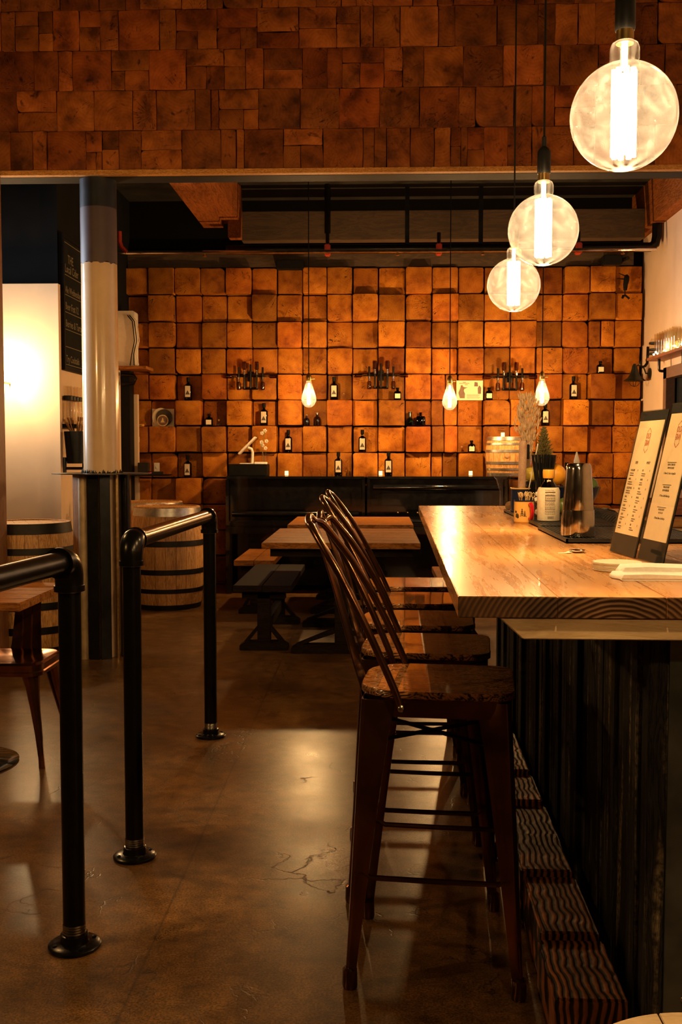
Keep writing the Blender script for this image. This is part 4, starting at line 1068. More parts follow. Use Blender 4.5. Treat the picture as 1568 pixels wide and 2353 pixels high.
# ================================================================ RIGHT WALL SHELF AND BARN LAMP
SZ = 2.245
q = thing('wall_shelf', 'narrow reddish wooden shelf on black pipe brackets high on the cream right wall', 'shelf', (0, 0, 0))
MB().box((2.545, 8.4, SZ - .025), (2.72, 10.05, SZ)).obj('shelf_board', 'crate_wood', q, bevel=.003)
for y in (9.80, 9.05): MB().tube([(2.61, y, SZ - .025), (2.61, y, SZ - .12), (2.618, y, SZ - .132), (2.635, y, SZ - .135), (2.72, y, SZ - .135)], .013, 10).obj('pipe_bracket', 'pipe_steel', q)
q = thing('iron_hook', 'large dark iron hook hanging from the end of the wooden wall shelf', 'hook', (2.555, 10.0, SZ - .01))
MB().tube([(.0, 0, .12), (.0, 0, .0), (-.004, 0, -.035), (-.022, 0, -.062), (-.045, 0, -.07), (-.066, 0, -.056), (-.072, 0, -.03), (-.062, 0, -.008)], [.012, .014, .014, .013, .012, .011, .009, .005], 10).obj('hook_bar', 'pipe_steel', q)
q = thing('glass_drum_jar', 'round glass jar with black bands at the end of the wooden wall shelf', 'jar', (2.625, 9.93, SZ))
MB().lathe([(0, .003), (.062, 0), (.072, .02), (.074, .08), (.070, .15), (.055, .172), (.055, .178)], 24, cap=False).obj('glass_body', 'tumbler_glass', q)
for z in (.03, .065, .125): MB().lathe([(.0745, z), (.0765, z), (.0765, z + .018), (.0745, z + .018)], 24, cap=False, loop=True).obj('band', 'hoop_black', q)
gl0 = None; n = 0
for i in range(8):
    for j in range(2):
        pos = (2.59 + .085 * j, 9.76 - i * .082, SZ)
        if gl0 is None:
            gl0 = thing('drinking_glass', 'clear ribbed drinking glass standing among its row on the wooden wall shelf', 'glass', pos, 0, 'drinking glasses on the wall shelf')
            MB().lathe([(0, .004), (.030, 0), (.036, .005), (.038, .20), (.036, .20), (.034, .012), (0, .012)], 14, cap=False).obj('glass_body', 'tumbler_glass', gl0)
        else: copy_tree(gl0, pos)
q = thing('string_lights', 'string of small warm fairy lights lying along the wooden wall shelf', 'lights', (0, 0, 0)); rg = random.Random(4)
MB().tube([(2.548, 9.9 - k * .05, SZ + .012 + .008 * math.sin(k * 1.9)) for k in range(30)], .002, 4).obj('wire', 'brass', q)
for k in range(22): MB().sphere((2.552 + rg.uniform(0, .1), 9.86 - k * .065, SZ + .02 + rg.uniform(0, .03)), .009, 8, 5).obj('light_bulb', 'fairy_glow', q)
light('string_glow', (2.60, 9.4, SZ + .06), 5, (1, .74, .42), .05)
# barn lamp
L0 = onX(1494, 858, 2.715); q = thing('barn_wall_lamp', 'dark green bell-shaped barn lamp on a gooseneck arm on the cream right wall', 'wall lamp', (2.72, L0.y, L0.z))
MB().lathe([(0, 0), (.055, .0), (.055, .012), (.03, .022), (0, .022)], 22, mat=Matrix.Rotation(-PI / 2, 4, 'Y')).obj('wall_plate', 'shade_enamel', q)
MB().tube([(-.015, 0, 0), (-.045, 0, .0), (-.055, 0, .03), (-.07, 0, .065), (-.10, 0, .08), (-.13, 0, .08)], .008, 8).obj('gooseneck', 'shade_enamel', q)
MB().lathe([(.014, .095), (.016, .085), (.026, .07), (.028, .05), (.036, .02), (.052, -.02), (.070, -.045), (.105, -.068), (.108, -.074), (.066, -.050), (.045, -.02)], 28, (-.155, 0, 0)).obj('lamp_shade', 'shade_enamel', q)
for a in (0, PI / 2):
    b = MB(); b.tube([(-.155 + .055 * math.cos(t_) * math.cos(a), .055 * math.cos(t_) * math.sin(a), -.07 + .06 * math.sin(t_)) for t_ in [PI + k * PI / 10 for k in range(11)]], .003, 5); b.obj('cage_wire', 'shade_enamel', q)

# ================================================================ LEFT WALL: chalkboard, shelf, plant, switch-side clutter
q = thing('chalkboard', 'tall black chalkboard drinks menu with ruled lines, partly behind the column', 'sign', (LW + .005, 0, 0))
y0, y1 = 8.44, 9.35; zb, zt = 2.06, 3.09
MB().box((0, y0, zb), (.03, y1, zt)).obj('board', 'slate', q)
b = MB(); fw = .03
for a_, b_ in (((0, y0 - fw, zb - fw), (.04, y0, zt + fw)), ((0, y1, zb - fw), (.04, y1 + fw, zt + fw)), ((0, y0, zb - fw), (.04, y1, zb)), ((0, y0, zt), (.04, y1, zt + fw))): b.box(a_, b_)
b.obj('board_frame', 'matte_black', q)
b = MB(); hs = [2.075, 2.22, 2.36, 2.50, 2.64, 2.80, 3.06]
for z in hs: b.box((.030, y0 + .02, z), (.0315, y1 - .02, z + .005))
b.box((.030, y0 + .02, 2.075), (.0315, y0 + .025, 3.06))
fr_ = lambda y, z: frame((.0305, y, z), (0, 1, 0), (0, 0, 1))
for z, s_, sz in ((2.905, 'THE', .10), (2.825, 'Local Cider', .095), (2.66, 'Ale Wednesday', .08), (2.525, 'Beer Fest 12', .085), (2.385, 'Berries & Tarts', .085), (2.10, 'Try Cocktails', .08)): text_mb(b, s_, sz, fr_(y0 + (.12 if s_ == 'THE' else .04), z), sx=.85)
b.obj('chalk_writing', 'chalk', q)
p = onX(168, 975, LW + .06); q = thing('bottle_rack', 'small dark wall rack holding three tall glass bottles beside the column', 'rack', (LW, p.y, p.z - .03))
MB().box((0, -.15, 0), (.10, .25, .03)).obj('shelf_board', 'matte_black', q)
for k in range(4):
    b_ = thing('tall_flask', ['leftmost clear glass flask on the small dark wall rack', 'clear glass flask with a white label, second on the wall rack', 'clear glass flask on the wall rack, nearly behind the column', 'clear glass flask at the far end of the wall rack, behind the column'][k], 'bottle', (LW + .05, p.y - .10 + k * .09, p.z), 0, 'glass flasks on the wall rack')
    MB().lathe([(0, .003), (.036, 0), (.038, .01), (.038, .20), (.030, .235), (.028, .30), (.033, .302), (.033, .31)], 16, cap=False).obj('glass_body', 'tumbler_glass' if k != 1 else 'clear_glass', b_)
    MB().lathe([(.0385, .195), (.040, .195), (.040, .225), (.036, .23)], 16, cap=False).obj('collar', 'hoop_black', b_)
    if k == 1: MB().box((-.01, -.039, .03), (.012, -.037, .18)).box((.037, -.012, .03), (.039, .012, .18)).obj('paper_label', 'paper', b_)
p = onX(170, 1065, LW + .1); q = thing('wall_bucket', 'black metal pail hanging on a bracket on the cream wall beside the column', 'bucket', (LW + .12, p.y, p.z))
MB().lathe([(.0, .0), (.075, .0), (.095, .26), (.090, .26), (.07, .01)], 22, cap=False).obj('pail', 'shade_enamel', q)
MB().tube([(-.12, 0, -.04), (.05, 0, -.04), (.06, 0, .0)], .012, 8).tube([(-.10, 0, -.09), (-.10, 0, .05)], .02, 8).obj('bracket', 'shade_enamel', q)
b = MB(); rg = random.Random(8)
for k in range(34):
    a = rg.uniform(0, 6.28); l = rg.uniform(.04, .13); x, y = .05 * math.cos(a), .05 * math.sin(a)
    b.tube([(x * .5, y * .5, .2), (x, y, .27), (x * (1 + l * 8), y * (1 + l * 8), .25 + l)], [.002, .004, .008], 5)
o = b.obj('dried_foliage', 'cork', None, loc=q.location.copy()); prop(o, 'spray of brown dried leaves sticking out of the black hanging pail', 'plant')
# small dark fir behind the left barrel
q = thing('potted_fir', 'small dark potted fir against the cream wall behind the left barrel', 'plant', (LW + .28, 8.72, 0))
MB().lathe([(0, 0), (.10, 0), (.13, .28), (.12, .28), (.1, .25)], 18).obj('pot', 'matte_black', q)
def fir(h, r, n, rg, th=.004):
    b = MB(); b.tube([(0, 0, 0), (0, 0, h * .95)], [th * 2, th * .6], 5)
    for k in range(n):
        f = (k + .5) / n; z = h * f; a = k * 2.4; l = r * (1 - f) ** .8 * rg.uniform(.8, 1.15) + .01
        for s_ in range(3):
            aa = a + (s_ - 1) * .35; ll = l * (1 if s_ == 1 else .75)
            b.tube([(0, 0, z), (ll * .6 * math.cos(aa), ll * .6 * math.sin(aa), z + ll * .15), (ll * math.cos(aa), ll * math.sin(aa), z + ll * .45)], [th, th * 1.8, th * .3], 4)
    return b
fir(.75, .2, 60, random.Random(1), .01).obj('branches', 'dark_plant', q, loc=(0, 0, .25))

# things at the left end of the block wall
p = onY(300, 850, 10.5)
q = thing('corner_shelf', 'short dark wooden shelf in the far left corner beside the column', 'shelf', (-2.55, 10.35, p.z - .015))
MB().box((0, -.16, 0), (.30, .18, .03)).obj('shelf_board', 'table_wood', q, bevel=.002)
MB().tube([(.02, 0, -.04), (.14, 0, -.05), (.16, 0, -.08), (.14, 0, -.13), (.02, 0, -.14)], .018, 8).obj('pipe_bracket', 'pipe_steel', q)
q = thing('cream_cabinet', 'rounded cream metal box with loose cables on the corner shelf', 'box', (-2.50, 10.36, p.z + .015))
MB().prism(rounded(.30, .50, .10, .02, 5), 0, .16).obj('case', 'white_plastic', q)
bpy.data.objects[q.name].children  # noqa
for ch in kids(q): ch.rotation_euler = (PI / 2, 0, 0); ch.location = (.0, .08, .27); ch.scale = (.8, 1.1, 1)
for k, dx in enumerate((.105, .125, .15)): MB().tube([(dx - .05, -.09, .50), (dx, -.10, .44), (dx + .02, -.10, .25), (dx - .01, -.10, .12), (dx - .03 + .02 * k, -.09, .01)], .005, 6).obj('cable', 'matte_black' if k < 2 else 'white_plastic', q)
prop(MB().box((-2.56, 10.42, 0), (-2.47, 10.62, 2.20)).obj('tall_dark_panel', 'matte_black', bevel=.004), 'tall narrow black door edge in the far left corner', 'panel')
prop(MB().box((-2.47, 10.60, 0), (-2.43, 10.66, 1.95)).obj('door_trim', 'cream_wall', bevel=.002), 'thin pale vertical trim beside the black panel in the far left corner', 'trim')
p = onY(305, 1092, 9.9); q = thing('dark_side_shelf', 'thin dark shelf with a small electronic unit left of the switch plates', 'shelf', (p.x, 10.55, p.z - .02))
MB().box((-.16, -.12, 0), (.22, .14, .014)).obj('shelf_board', 'matte_black', q)
q = thing('router', 'small black router with two red indicator lights on the thin dark shelf', 'electronics', (p.x + .02, 10.52, p.z - .006))
MB().box((-.10, -.06, 0), (.0, .04, .12)).box((.0, -.06, 0), (.14, .04, .03)).obj('case', 'black_plastic', q, bevel=.003)
for x in (.02, .035): MB().sphere((x, -.062, .018), .004, 6, 4).obj('indicator', 'red_led', q)

# ================================================================ FAR COUNTER BEHIND THE BAR
q = thing('back_counter', 'lower back counter with an orange wooden top and cream front, right of the bar', 'counter', (0, 0, 0))
MB().box((1.30, 6.12, .93), (2.70, 7.25, .975)).obj('counter_top', 'counter_wood', q, bevel=.004)
MB().box((1.34, 6.16, 0), (2.70, 7.2, .93)).obj('counter_front', 'cream_wall', q)
q = thing('wooden_crate', 'reddish wooden serving crate with a round hand hole on the back counter', 'crate', (1.66, 6.55, .975))
b = MB().box((-.09, -.16, 0), (.85, -.13, .10)).box((-.09, .13, 0), (.85, .16, .10)).box((-.09, -.16, 0), (-.06, .16, .10)).box((.82, -.16, 0), (.85, .16, .10)).box((-.09, -.16, 0), (.85, .16, .012)); b.obj('crate_body', 'crate_wood', q, bevel=.003)
MB().lathe([(0, 0), (.022, 0), (.022, .002), (0, .002)], 16, mat=Matrix.Translation((-.04, -.161, .045)) @ Matrix.Rotation(PI / 2, 4, 'X')).obj('hand_hole', 'dark_void', q)
q = thing('folded_towel', 'folded dark and cream bar towel on the back counter left of the crate', 'towel', (1.44, 6.5, .975))
MB().prism([(-.08, 0), (-.07, .03), (-.02, .045), (.03, .03), (.05, 0)], -.06, .06, 'y').obj('dark_fold', 'dark_plant', q, bevel=.005)
MB().box((.04, -.07, 0), (.15, .07, .012)).obj('cream_fold', 'white_cloth', q, bevel=.004)

# ================================================================ ON THE BAR
def bz(px, py): p = onZ(px, py, BT); return p
def mat_grid(name, label, x0, y0, x1, y1, lip=False):
    q = thing(name, label, 'bar mat', (x0, y0, BT), 0, 'black rubber bar mats'); w, d = x1 - x0, y1 - y0
    b = MB().box((0, 0, 0), (w, d, .006))
    for a_, c_ in (((0, 0, 0), (w, .008, .016)), ((0, d - .008, 0), (w, d, .016)), ((0, 0, 0), (.008, d, .016)), ((w - .008, 0, 0), (w, d, .016))): b.box(a_, c_)
    b.obj('mat_border', 'black_rubber', q, bevel=.0015)
    g = MB(); n = int(w / .014); m_ = int(d / .02)
    for i in range(1, n): x = w * i / n; g.box((x - .0025, .008, .006), (x + .0025, d - .008, .013))
    for i in range(1, m_): y = d * i / m_; g.box((.008, y - .0025, .006), (w - .008, y + .0025, .0125))
    g.obj('mat_grid', 'black_rubber', q)
    if lip:
        r_ = MB(); nn = int(d / .045)
        for i in range(nn):
            y = .02 + (d - .04) * i / max(nn - 1, 1)
            r_.prism([(w - .16, .013), (w - .14, .034), (w - .10, .042), (w - .06, .030), (w - .02, .016), (w - .01, .013)], y, y + .022, 'y')
        r_.obj('curved_ribs', 'black_rubber', q, bevel=.003)
    return q
mat_grid('bar_mat', 'black rubber bar mat under the metal shaker, nearest of the mats', .622, 3.43, 1.10, 4.03)
mat_grid('bar_mat', 'black rubber bar mat under the bitters bottle, behind the shaker mat', .640, 4.06, 1.12, 4.62, True)
mat_grid('bar_mat', 'black rubber bar mat under the jug, farthest of the mats', .635, 4.66, 1.13, 5.22, True)
ZM = BT + .0135

# shaker: two tins, mouth down
p = onY(1329, 1200, 3.56); q = thing('cocktail_shaker', 'polished steel two-piece cocktail shaker standing upside down on the nearest bar mat', 'shaker', (p.x, 3.56, ZM))
MB().lathe([(.052, 0), (.0565, .001), (.0575, .006), (.0540, .086), (.0535, .090), (.051, .088), (.052, .004)], 48, cap=False).obj('small_tin', 'chrome', q)
MB().lathe([(.0515, .085), (.0520, .088), (.0425, .228), (.041, .240), (.036, .247), (.030, .248), (.029, .244), (.0, .244)], 48, cap=False).obj('large_tin', 'chrome', q)

# enamel mug with trees
def mug(name, label, loc, r, h, m_out, rim, rz, scene_=True):
    q = thing(name, label, 'mug', loc, rz)
    MB().lathe([(0, .0), (r * .90, .0), (r, .006), (r, h), (r * .97, h), (r * .95, .008), (0, .008)], 36, cap=False).obj('mug_body', m_out, q)
    MB().lathe([(r * .965, h - .004), (r * 1.025, h - .003), (r * 1.025, h + .003), (r * .965, h + .002)], 36, cap=False, loop=True).obj('rim', rim, q)
    return q
p = bz(1206, 1202); q = mug('enamel_mug', 'cream enamel mug with printed fir trees, a bear and a bright red handle', (p.x, 4.43, BT), .0425, .094, 'yellow_enamel', 'navy_enamel', 0)
hd = [(0, -.0425, .078), (0, -.055, .082), (0, -.066, .074), (0, -.070, .055), (0, -.066, .035), (0, -.055, .022), (0, -.042, .020)]
MB().tube([(x + .018 + (y + .0425) * -.25, y, z) for x, y, z in hd], [.008] * 7, 10).obj('handle', 'red_enamel', q)
b = MB()
def curved(pts, r=.0431):
    out = []
    for x, z in pts: out.append((x, -math.sqrt(max(r * r - x * x, 1e-6)) , z))
    b.add(out, [tuple(range(len(out)))])
for cx, s_ in ((-.014, 1.0), (-.003, .72)):
    for k in range(4): w = (.0035 + .0022 * k) * s_; z0 = .030 + (.034 - .0085 * k) * s_; curved([(cx - w, z0 - .009 * s_), (cx, z0), (cx + w, z0 - .009 * s_)])
    curved([(cx - .001, .028), (cx + .001, .028), (cx + .001, .036), (cx - .001, .036)])
curved([(-.022, .030), (.006, .030), (.004, .027), (-.020, .028)])
curved([(-.038, .026), (-.030, .020), (-.026, .024), (-.027, .036), (-.031, .042), (-.037, .040)]); curved([(-.040, .044), (-.034, .043), (-.034, .051), (-.039, .053)])
b.obj('printed_trees', 'ink', q)
# knotted bamboo picks in it
pk0 = None; rg = random.Random(21)
for k in range(16):
    a = rg.uniform(0, 6.28); r = rg.uniform(.0, .030); lx, ly = r * math.cos(a), r * math.sin(a); tx, ty = rg.uniform(-.28, .28), rg.uniform(-.2, .2)
    if pk0 is None:
        pk0 = thing('knotted_pick', 'bamboo cocktail pick with a looped end standing in the mug of printed trees', 'pick', (0, 0, 0), 0, 'knotted bamboo picks in the cream mug')
        MB().tube([(0, 0, 0), (0, 0, .098)], .0014, 5).tube([(0, 0, .095), (.006, 0, .103), (.009, 0, .112), (.003, 0, .120), (-.005, 0, .115), (-.006, 0, .105), (.001, .002, .098)], .0016, 5).obj('pick_stick', 'bamboo', pk0); o = pk0
    else: o = copy_tree(pk0)
    o.location = (p.x + lx * .7, 4.43 + ly * .7, BT + .012); o.rotation_euler = (ty, tx, rg.uniform(0, 6.28))

# bitters bottle with oversized paper label
p = bz(1258, 1203); q = thing('bitters_bottle', 'bitters bottle with a yellow cap and an oversized wordy paper label', 'bottle', (p.x, 4.36, ZM))
MB().lathe([(0, 0), (.034, 0), (.037, .006), (.037, .125), (.030, .148), (.018, .165), (.0165, .20)], 26, cap=False).obj('bottle_body', 'dark_bottle_glass', q)
MB().lathe([(0, .004), (.031, .004), (.031, .12), (.015, .16), (.0, .16)], 18).obj('bitters_liquid', 'coffee_bean', q)
lab = [(.0455, .002), (.0462, .004), (.0465, .125), (.041, .139), (.040, .138), (.0455, .124), (.0450, .002)]
MB().lathe(lab, 30, cap=False).obj('paper_label', 'card', q)
MB().lathe([(.021, .176), (.0235, .178), (.0245, .186), (.0250, .205), (.0235, .212), (.021, .213)], 24).obj('cap', 'yellow_cap', q)
MB().box((-.019, -.012, .212), (.017, .012, .219)).obj('cap_seal', 'matte_black', q)
b = MB().add([(-.010, -.0185, .146), (.006, -.0185, .146), (.006, -.0185, .17), (-.010, -.0185, .17)], [(0, 1, 2, 3)]); b.obj('neck_label', 'paper', q)
b = MB(); R_ = .0468
def lab_box(x0, x1, z0, z1):
    n = 6; top = []; bot = []
    for i in range(n + 1):
        x = x0 + (x1 - x0) * i / n; y = -math.sqrt(R_ * R_ - x * x); top.append((x, y, z1)); bot.append((x, y, z0))
    b.add(top + bot, [(i, i + 1, n + 2 + i, n + 1 + i) for i in range(n)])
for z, h in ((.118, .0035), (.104, .0035), (.083, .0035)): lab_box(-.021, .021, z, z + h)
rg = random.Random(6)
for z in (.098, .094, .090, .077, .073, .069, .065, .059, .055, .051, .047, .041, .037, .030):
    x = -.021
    while x < .019: w = rg.uniform(.003, .008); lab_box(x, min(x + w, .021), z, z + .0016); x += w + .0016
x = -.010
while x < .014: w = rg.choice([.0005, .001, .0015]); lab_box(x, x + w, .010, .021); x += w + .0012
text_mb(b, 'Calories 5', .010, frame((-.020, -R_ - .0004, .108), (1, 0, 0), (0, 0, 1)), ext=.0001, sx=.85)
text_mb(b, 'Nutrition Facts', .0075, frame((-.022, -R_ - .0004, .126), (1, 0, 0), (0, 0, 1)), ext=.0001, sx=.8)
b.obj('label_print', 'ink', q)

# glass of sugar cubes behind the bitters
p = bz(1238, 1196); q = thing('sugar_glass', 'clear thick-bottomed tumbler filled with white sugar cubes between mug and bitters', 'glass', (p.x, 4.50, ZM))
MB().lathe([(0, 0), (.036, 0), (.038, .004), (.041, .105), (.039, .105), (.036, .018), (0, .016)], 26, cap=False).obj('glass_body', 'clear_glass', q)
q2 = None; rg = random.Random(14)
for k in range(16):
    a = k * 2.4; r = .020 if k % 4 else .0; z = .018 + (k // 4) * .026
    pos = (p.x + r * math.cos(a), 4.50 + r * math.sin(a), ZM + z + .010)
    if q2 is None:
        q2 = prop(MB().cbox((0, 0, 0), (.019, .019, .019)).obj('sugar_cube', 'sugar', bevel=.002), 'white sugar cube in the tumbler beside the bitters bottle', 'sugar cube', 'sugar cubes in the tumbler'); o = q2
    else: o = copy_tree(q2)
    o.location = pos; o.rotation_euler = (rg.uniform(-.5, .5), rg.uniform(-.5, .5), rg.uniform(0, 3))

# navy mug with muddler, stirrer, beans
p = bz(1192, 1180); NX, NY = p.x, 5.03
q = mug('enamel_mug', 'navy enamel mug with a cream rim holding a wooden muddler', (NX, NY, BT + .0), .0475, .125, 'navy_enamel', 'yellow_enamel', 0)
b = MB(); rg = random.Random(12)
for k in range(40): a = rg.uniform(0, 6.28); r = rg.uniform(0, .038); b.sphere((NX + r * math.cos(a), NY + r * math.sin(a), BT + .118 + rg.uniform(0, .012)), .006, 6, 4, (1.2, .8, .7))
o = b.obj('coffee_beans', 'coffee_bean'); prop(o, 'coffee beans filling the navy enamel mug', 'coffee beans', kind='stuff')
q = thing('muddler', 'stout worn wooden muddler standing up in the navy mug', 'muddler', (NX + .003, NY - .004, BT + .015)); q.rotation_euler = (0, .02, 0)
MB().lathe([(.018, 0), (.019, .02), (.0185, .10), (.0195, .28), (.019, .325), (.014, .337), (0, .34)], 20).obj('muddler_stick', 'muddler_wood', q)
q = thing('stirrer', 'long thin white stirrer leaning out of the navy mug', 'stirrer', (NX + .015, NY - .03, BT + .02)); q.rotation_euler = (0, .19, 0)
MB().tube([(0, 0, 0), (0, 0, .325)], [.0020, .0032], 8).obj('stirrer_stick', 'white_plastic', q)
# glass jug behind
q = thing('glass_jug', 'clear glass mixing jug with a pouring lip behind the navy mug', 'jug', (NX - .034, NY + .118, BT + .0135))
b = MB(); R = []
for rr, z in ((.0, .004), (.048, .0), (.052, .006), (.052, .09), (.053, .15), (.055, .168), (.056, .172)):
    ring = []
    for k in range(32):
        a = 2 * PI * k / 32; r = max(rr, .001)
        if z > .13: d = math.cos(a - PI); r += max(0, d) ** 12 * .034 * (z - .13) / .042
        ring.append((r * math.cos(a), r * math.sin(a), z))
    R.append(ring)
b.loft(R, cap=False).obj('glass_body', 'clear_glass', q)

# straws
SXx, SYy = onY(1249, 1150, 4.86).x, 4.86
q = thing('straw_glass', 'clear glass packed with black drinking straws behind the bitters bottle', 'glass', (SXx, SYy, BT + .0135))
MB().lathe([(0, 0), (.032, 0), (.035, .004), (.037, .155), (.035, .155), (.032, .012), (0, .01)], 26, cap=False).obj('glass_body', 'clear_glass', q)
s_0 = None; rg = random.Random(31)
for k in range(46):
    a = k * 2.39996; f = math.sqrt((k + .5) / 46); r0 = .020 * f; r1 = .060 * f
    base = Vector((SXx + r0 * math.cos(a), SYy + r0 * math.sin(a), BT + .03)); tip = Vector((SXx + .002 + r1 * math.cos(a), SYy + r1 * math.sin(a), BT + .03 + .255 + rg.uniform(-.004, .004)))
    if s_0 is None: s_0 = prop(MB().tube([(0, 0, 0), (0, 0, .258)], .0031, 7).obj('drinking_straw', 'black_plastic'), 'long black drinking straw in the glass behind the bitters bottle', 'straw', 'long black straws'); o = s_0
    else: o = copy_tree(s_0)
    o.location = base; o.rotation_euler = (tip - base).to_track_quat('Z', 'Y').to_euler()
s_0 = None
for k in range(18):
    a = k * 2.39996; f = math.sqrt((k + .5) / 18); base = Vector((NX + .045, NY - .0, BT + .06)) + Vector((.006 * f * math.cos(a), .006 * f * math.sin(a), 0)); tip = base + Vector((.008 + .026 * f * math.cos(a), .026 * f * math.sin(a), .095))
    if s_0 is None: s_0 = prop(MB().tube([(0, 0, 0), (0, 0, .10)], .0026, 6).obj('cocktail_straw', 'black_plastic'), 'short black cocktail straw bunched beside the navy mug', 'straw', 'short black cocktail straws'); o = s_0
    else: o = copy_tree(s_0)
    o.location = base; o.rotation_euler = (tip - base).to_track_quat('Z', 'Y').to_euler()
q = thing('straw_cup', 'small dark cup holding the short cocktail straws beside the navy mug', 'cup', (NX + .052, NY - .0, BT + .0135))
MB().lathe([(0, 0), (.018, 0), (.022, .06), (.020, .06), (.016, .004), (0, .004)], 16, cap=False).obj('cup_body', 'matte_black', q)
# clear bottle with black cap
p = onY(1208, 1035, 5.47); q = thing('clear_bottle', 'clear bottle with a square black cap behind the muddler', 'bottle', (p.x, 5.47, BT))
MB().lathe([(0, .003), (.030, 0), (.032, .006), (.032, .18), (.014, .21), (.013, .27)], 18, cap=False).obj('bottle_body', 'clear_glass', q)
MB().lathe([(.021, .262), (.022, .265), (.022, .335), (.020, .338)], 18).obj('cap', 'black_plastic', q)
# fruit bowl
FX, FY = onY(1318, 1120, 5.0).x, 5.0
q = thing('fruit_bowl', 'dark blue bowl of citrus fruit and limes behind the shaker', 'bowl', (FX, FY, BT + .0135))
MB().lathe([(0, 0), (.06, 0), (.085, .03), (.115, .085), (.128, .12), (.124, .12), (.10, .07), (.05, .015), (0, .012)], 36, cap=False).obj('bowl_body', 'navy_enamel', q)
def fruit(name, lb, px, py, Y, r, m_, sc=(1, 1, 1)):
    p = onY(px, py, Y); q = thing(name, lb, name.replace('_', ' '), tuple(p))
    MB().sphere((0, 0, 0), r, 26, 16, sc).obj('peel', m_, q); MB().lathe([(0, r * .985 * sc[2]), (.005, r * .98 * sc[2]), (.004, r * 1.0 * sc[2] + .001), (0, r * sc[2] + .002)], 8).obj('stem_scar', 'stem_green', q)
fruit('grapefruit', 'large yellow orange grapefruit resting on the bowl beside the bitters bottle', 1277, 1091, 4.90, .0500, 'orange_peel')
fruit('orange', 'orange showing between the grapefruit and the steel shaker', 1309, 1102, 5.02, .042, 'orange_peel')
fruit('lime', 'dark green lime at the right side of the steel shaker', 1359, 1118, 5.08, .038, 'lime_peel', (.9, .9, 1.15))
fruit('lime', 'pale green lime low in the bowl between bitters bottle and shaker', 1294, 1150, 4.82, .033, 'lime_peel', (1, 1, 1.1))
kk = [o for o in bpy.data.objects if o.name.startswith('lime') and o.parent is None and o.type == 'EMPTY'][-1]; kk.location.z = BT + .0165 + .034
fruit('lemon', 'yellow lemon behind the glass of black straws', 1222, 1090, 5.32, .036, 'lemon_peel', (1.2, 1, 1))
bpy.data.objects['lemon'].location.z += 0
q = thing('lemon_dish', 'small dark stemmed dish under the lemon', 'dish', (onY(1222, 1090, 5.32).x, 5.32, BT))
MB().lathe([(0, 0), (.03, 0), (.008, .01), (.008, .11), (.035, .145), (.033, .147), (0, .125)], 18, cap=False).obj('dish_body', 'navy_enamel', q)
# cork-like snack at far corner
p = bz(1160, 1168); q = thing('cork_bundle', 'small fuzzy tan cork coaster ball at the far left of the bar mats', 'cork', (p.x, 5.33, BT))
b = MB().sphere((0, 0, .025), .024, 14, 10, (1.1, 1, 1)); b.obj('cork_ball', 'cork', q)
# dried grass arrangement and fir pot at the far end of the bar
p = onY(1213, 1000, 5.58); GX, GY = p.x, 5.58
q = thing('glass_vase', 'tall clear glass vase of dried grass at the far end of the bar', 'vase', (GX, GY, BT))
MB().lathe([(0, 0), (.030, 0), (.034, .006), (.030, .10), (.024, .22), (.030, .30), (.028, .30), (.022, .22), (0, .01)], 24, cap=False).obj('glass_body', 'clear_glass', q)
b = MB(); rg = random.Random(17)
for k in range(46):
    a = rg.uniform(0, 6.28); r = math.sqrt(rg.random())
    b.tube([(.012 * r * math.cos(a), .012 * r * math.sin(a), .03), (.016 * r * math.cos(a), .016 * r * math.sin(a), .25), (.045 * r * math.cos(a), .04 * r * math.sin(a), rg.uniform(.42, .56))], .0011, 4)
for k in range(330):
    h = .27 + .32 * rg.random() ** .8; f = (h - .27) / .32; a = rg.uniform(0, 6.28)
    R0 = (.016 + .042 * math.sin(min(f * 1.5, 1) * PI / 2) - .022 * max(0, f - .72) / .28) * rg.uniform(.25, 1.12)
    t_ = Vector((R0 * math.cos(a) - .006 * f, R0 * math.sin(a), h)); dd = Vector((math.cos(a) * rg.uniform(0, .55), math.sin(a) * .35 + rg.uniform(-.2, .2), .9)).normalized(); L_ = rg.uniform(.022, .042)
    b.tube([t_, t_ + dd * L_ * .35, t_ + dd * L_ * .7, t_ + dd * L_], [.001, .0050, .0042, .0006], 5)
o = b.obj('dried_grass', 'dry_grass', None, loc=(GX, GY, BT)); prop(o, 'sheaf of pale dried grass in the tall vase at the end of the bar', 'dried grass', kind='stuff')
p = onY(1250, 1045, 5.62); q = thing('potted_fir', 'miniature green fir tree in a tall dark pot behind the black straws', 'plant', (p.x, 5.62, BT))
MB().lathe([(0, 0), (.045, 0), (.055, .24), (.050, .24), (.04, .21), (0, .21)], 20, cap=False).obj('pot', 'matte_black', q)
fir(.215, .062, 70, random.Random(4), .0035).obj('branches', 'fir_green', q, loc=(0, 0, .215))
p = onY(1326, 1050, 5.65); q = thing('clear_dropper_bottle', 'small clear bottle with a white tip behind the steel shaker', 'bottle', (p.x, 5.65, BT))
MB().lathe([(0, .003), (.032, 0), (.034, .006), (.034, .17), (.012, .20), (.011, .24)], 16, cap=False).obj('bottle_body', 'tumbler_glass', q)
MB().lathe([(.014, .23), (.016, .25), (.007, .285), (.003, .30), (0, .30)], 12).obj('tip', 'white_plastic', q)

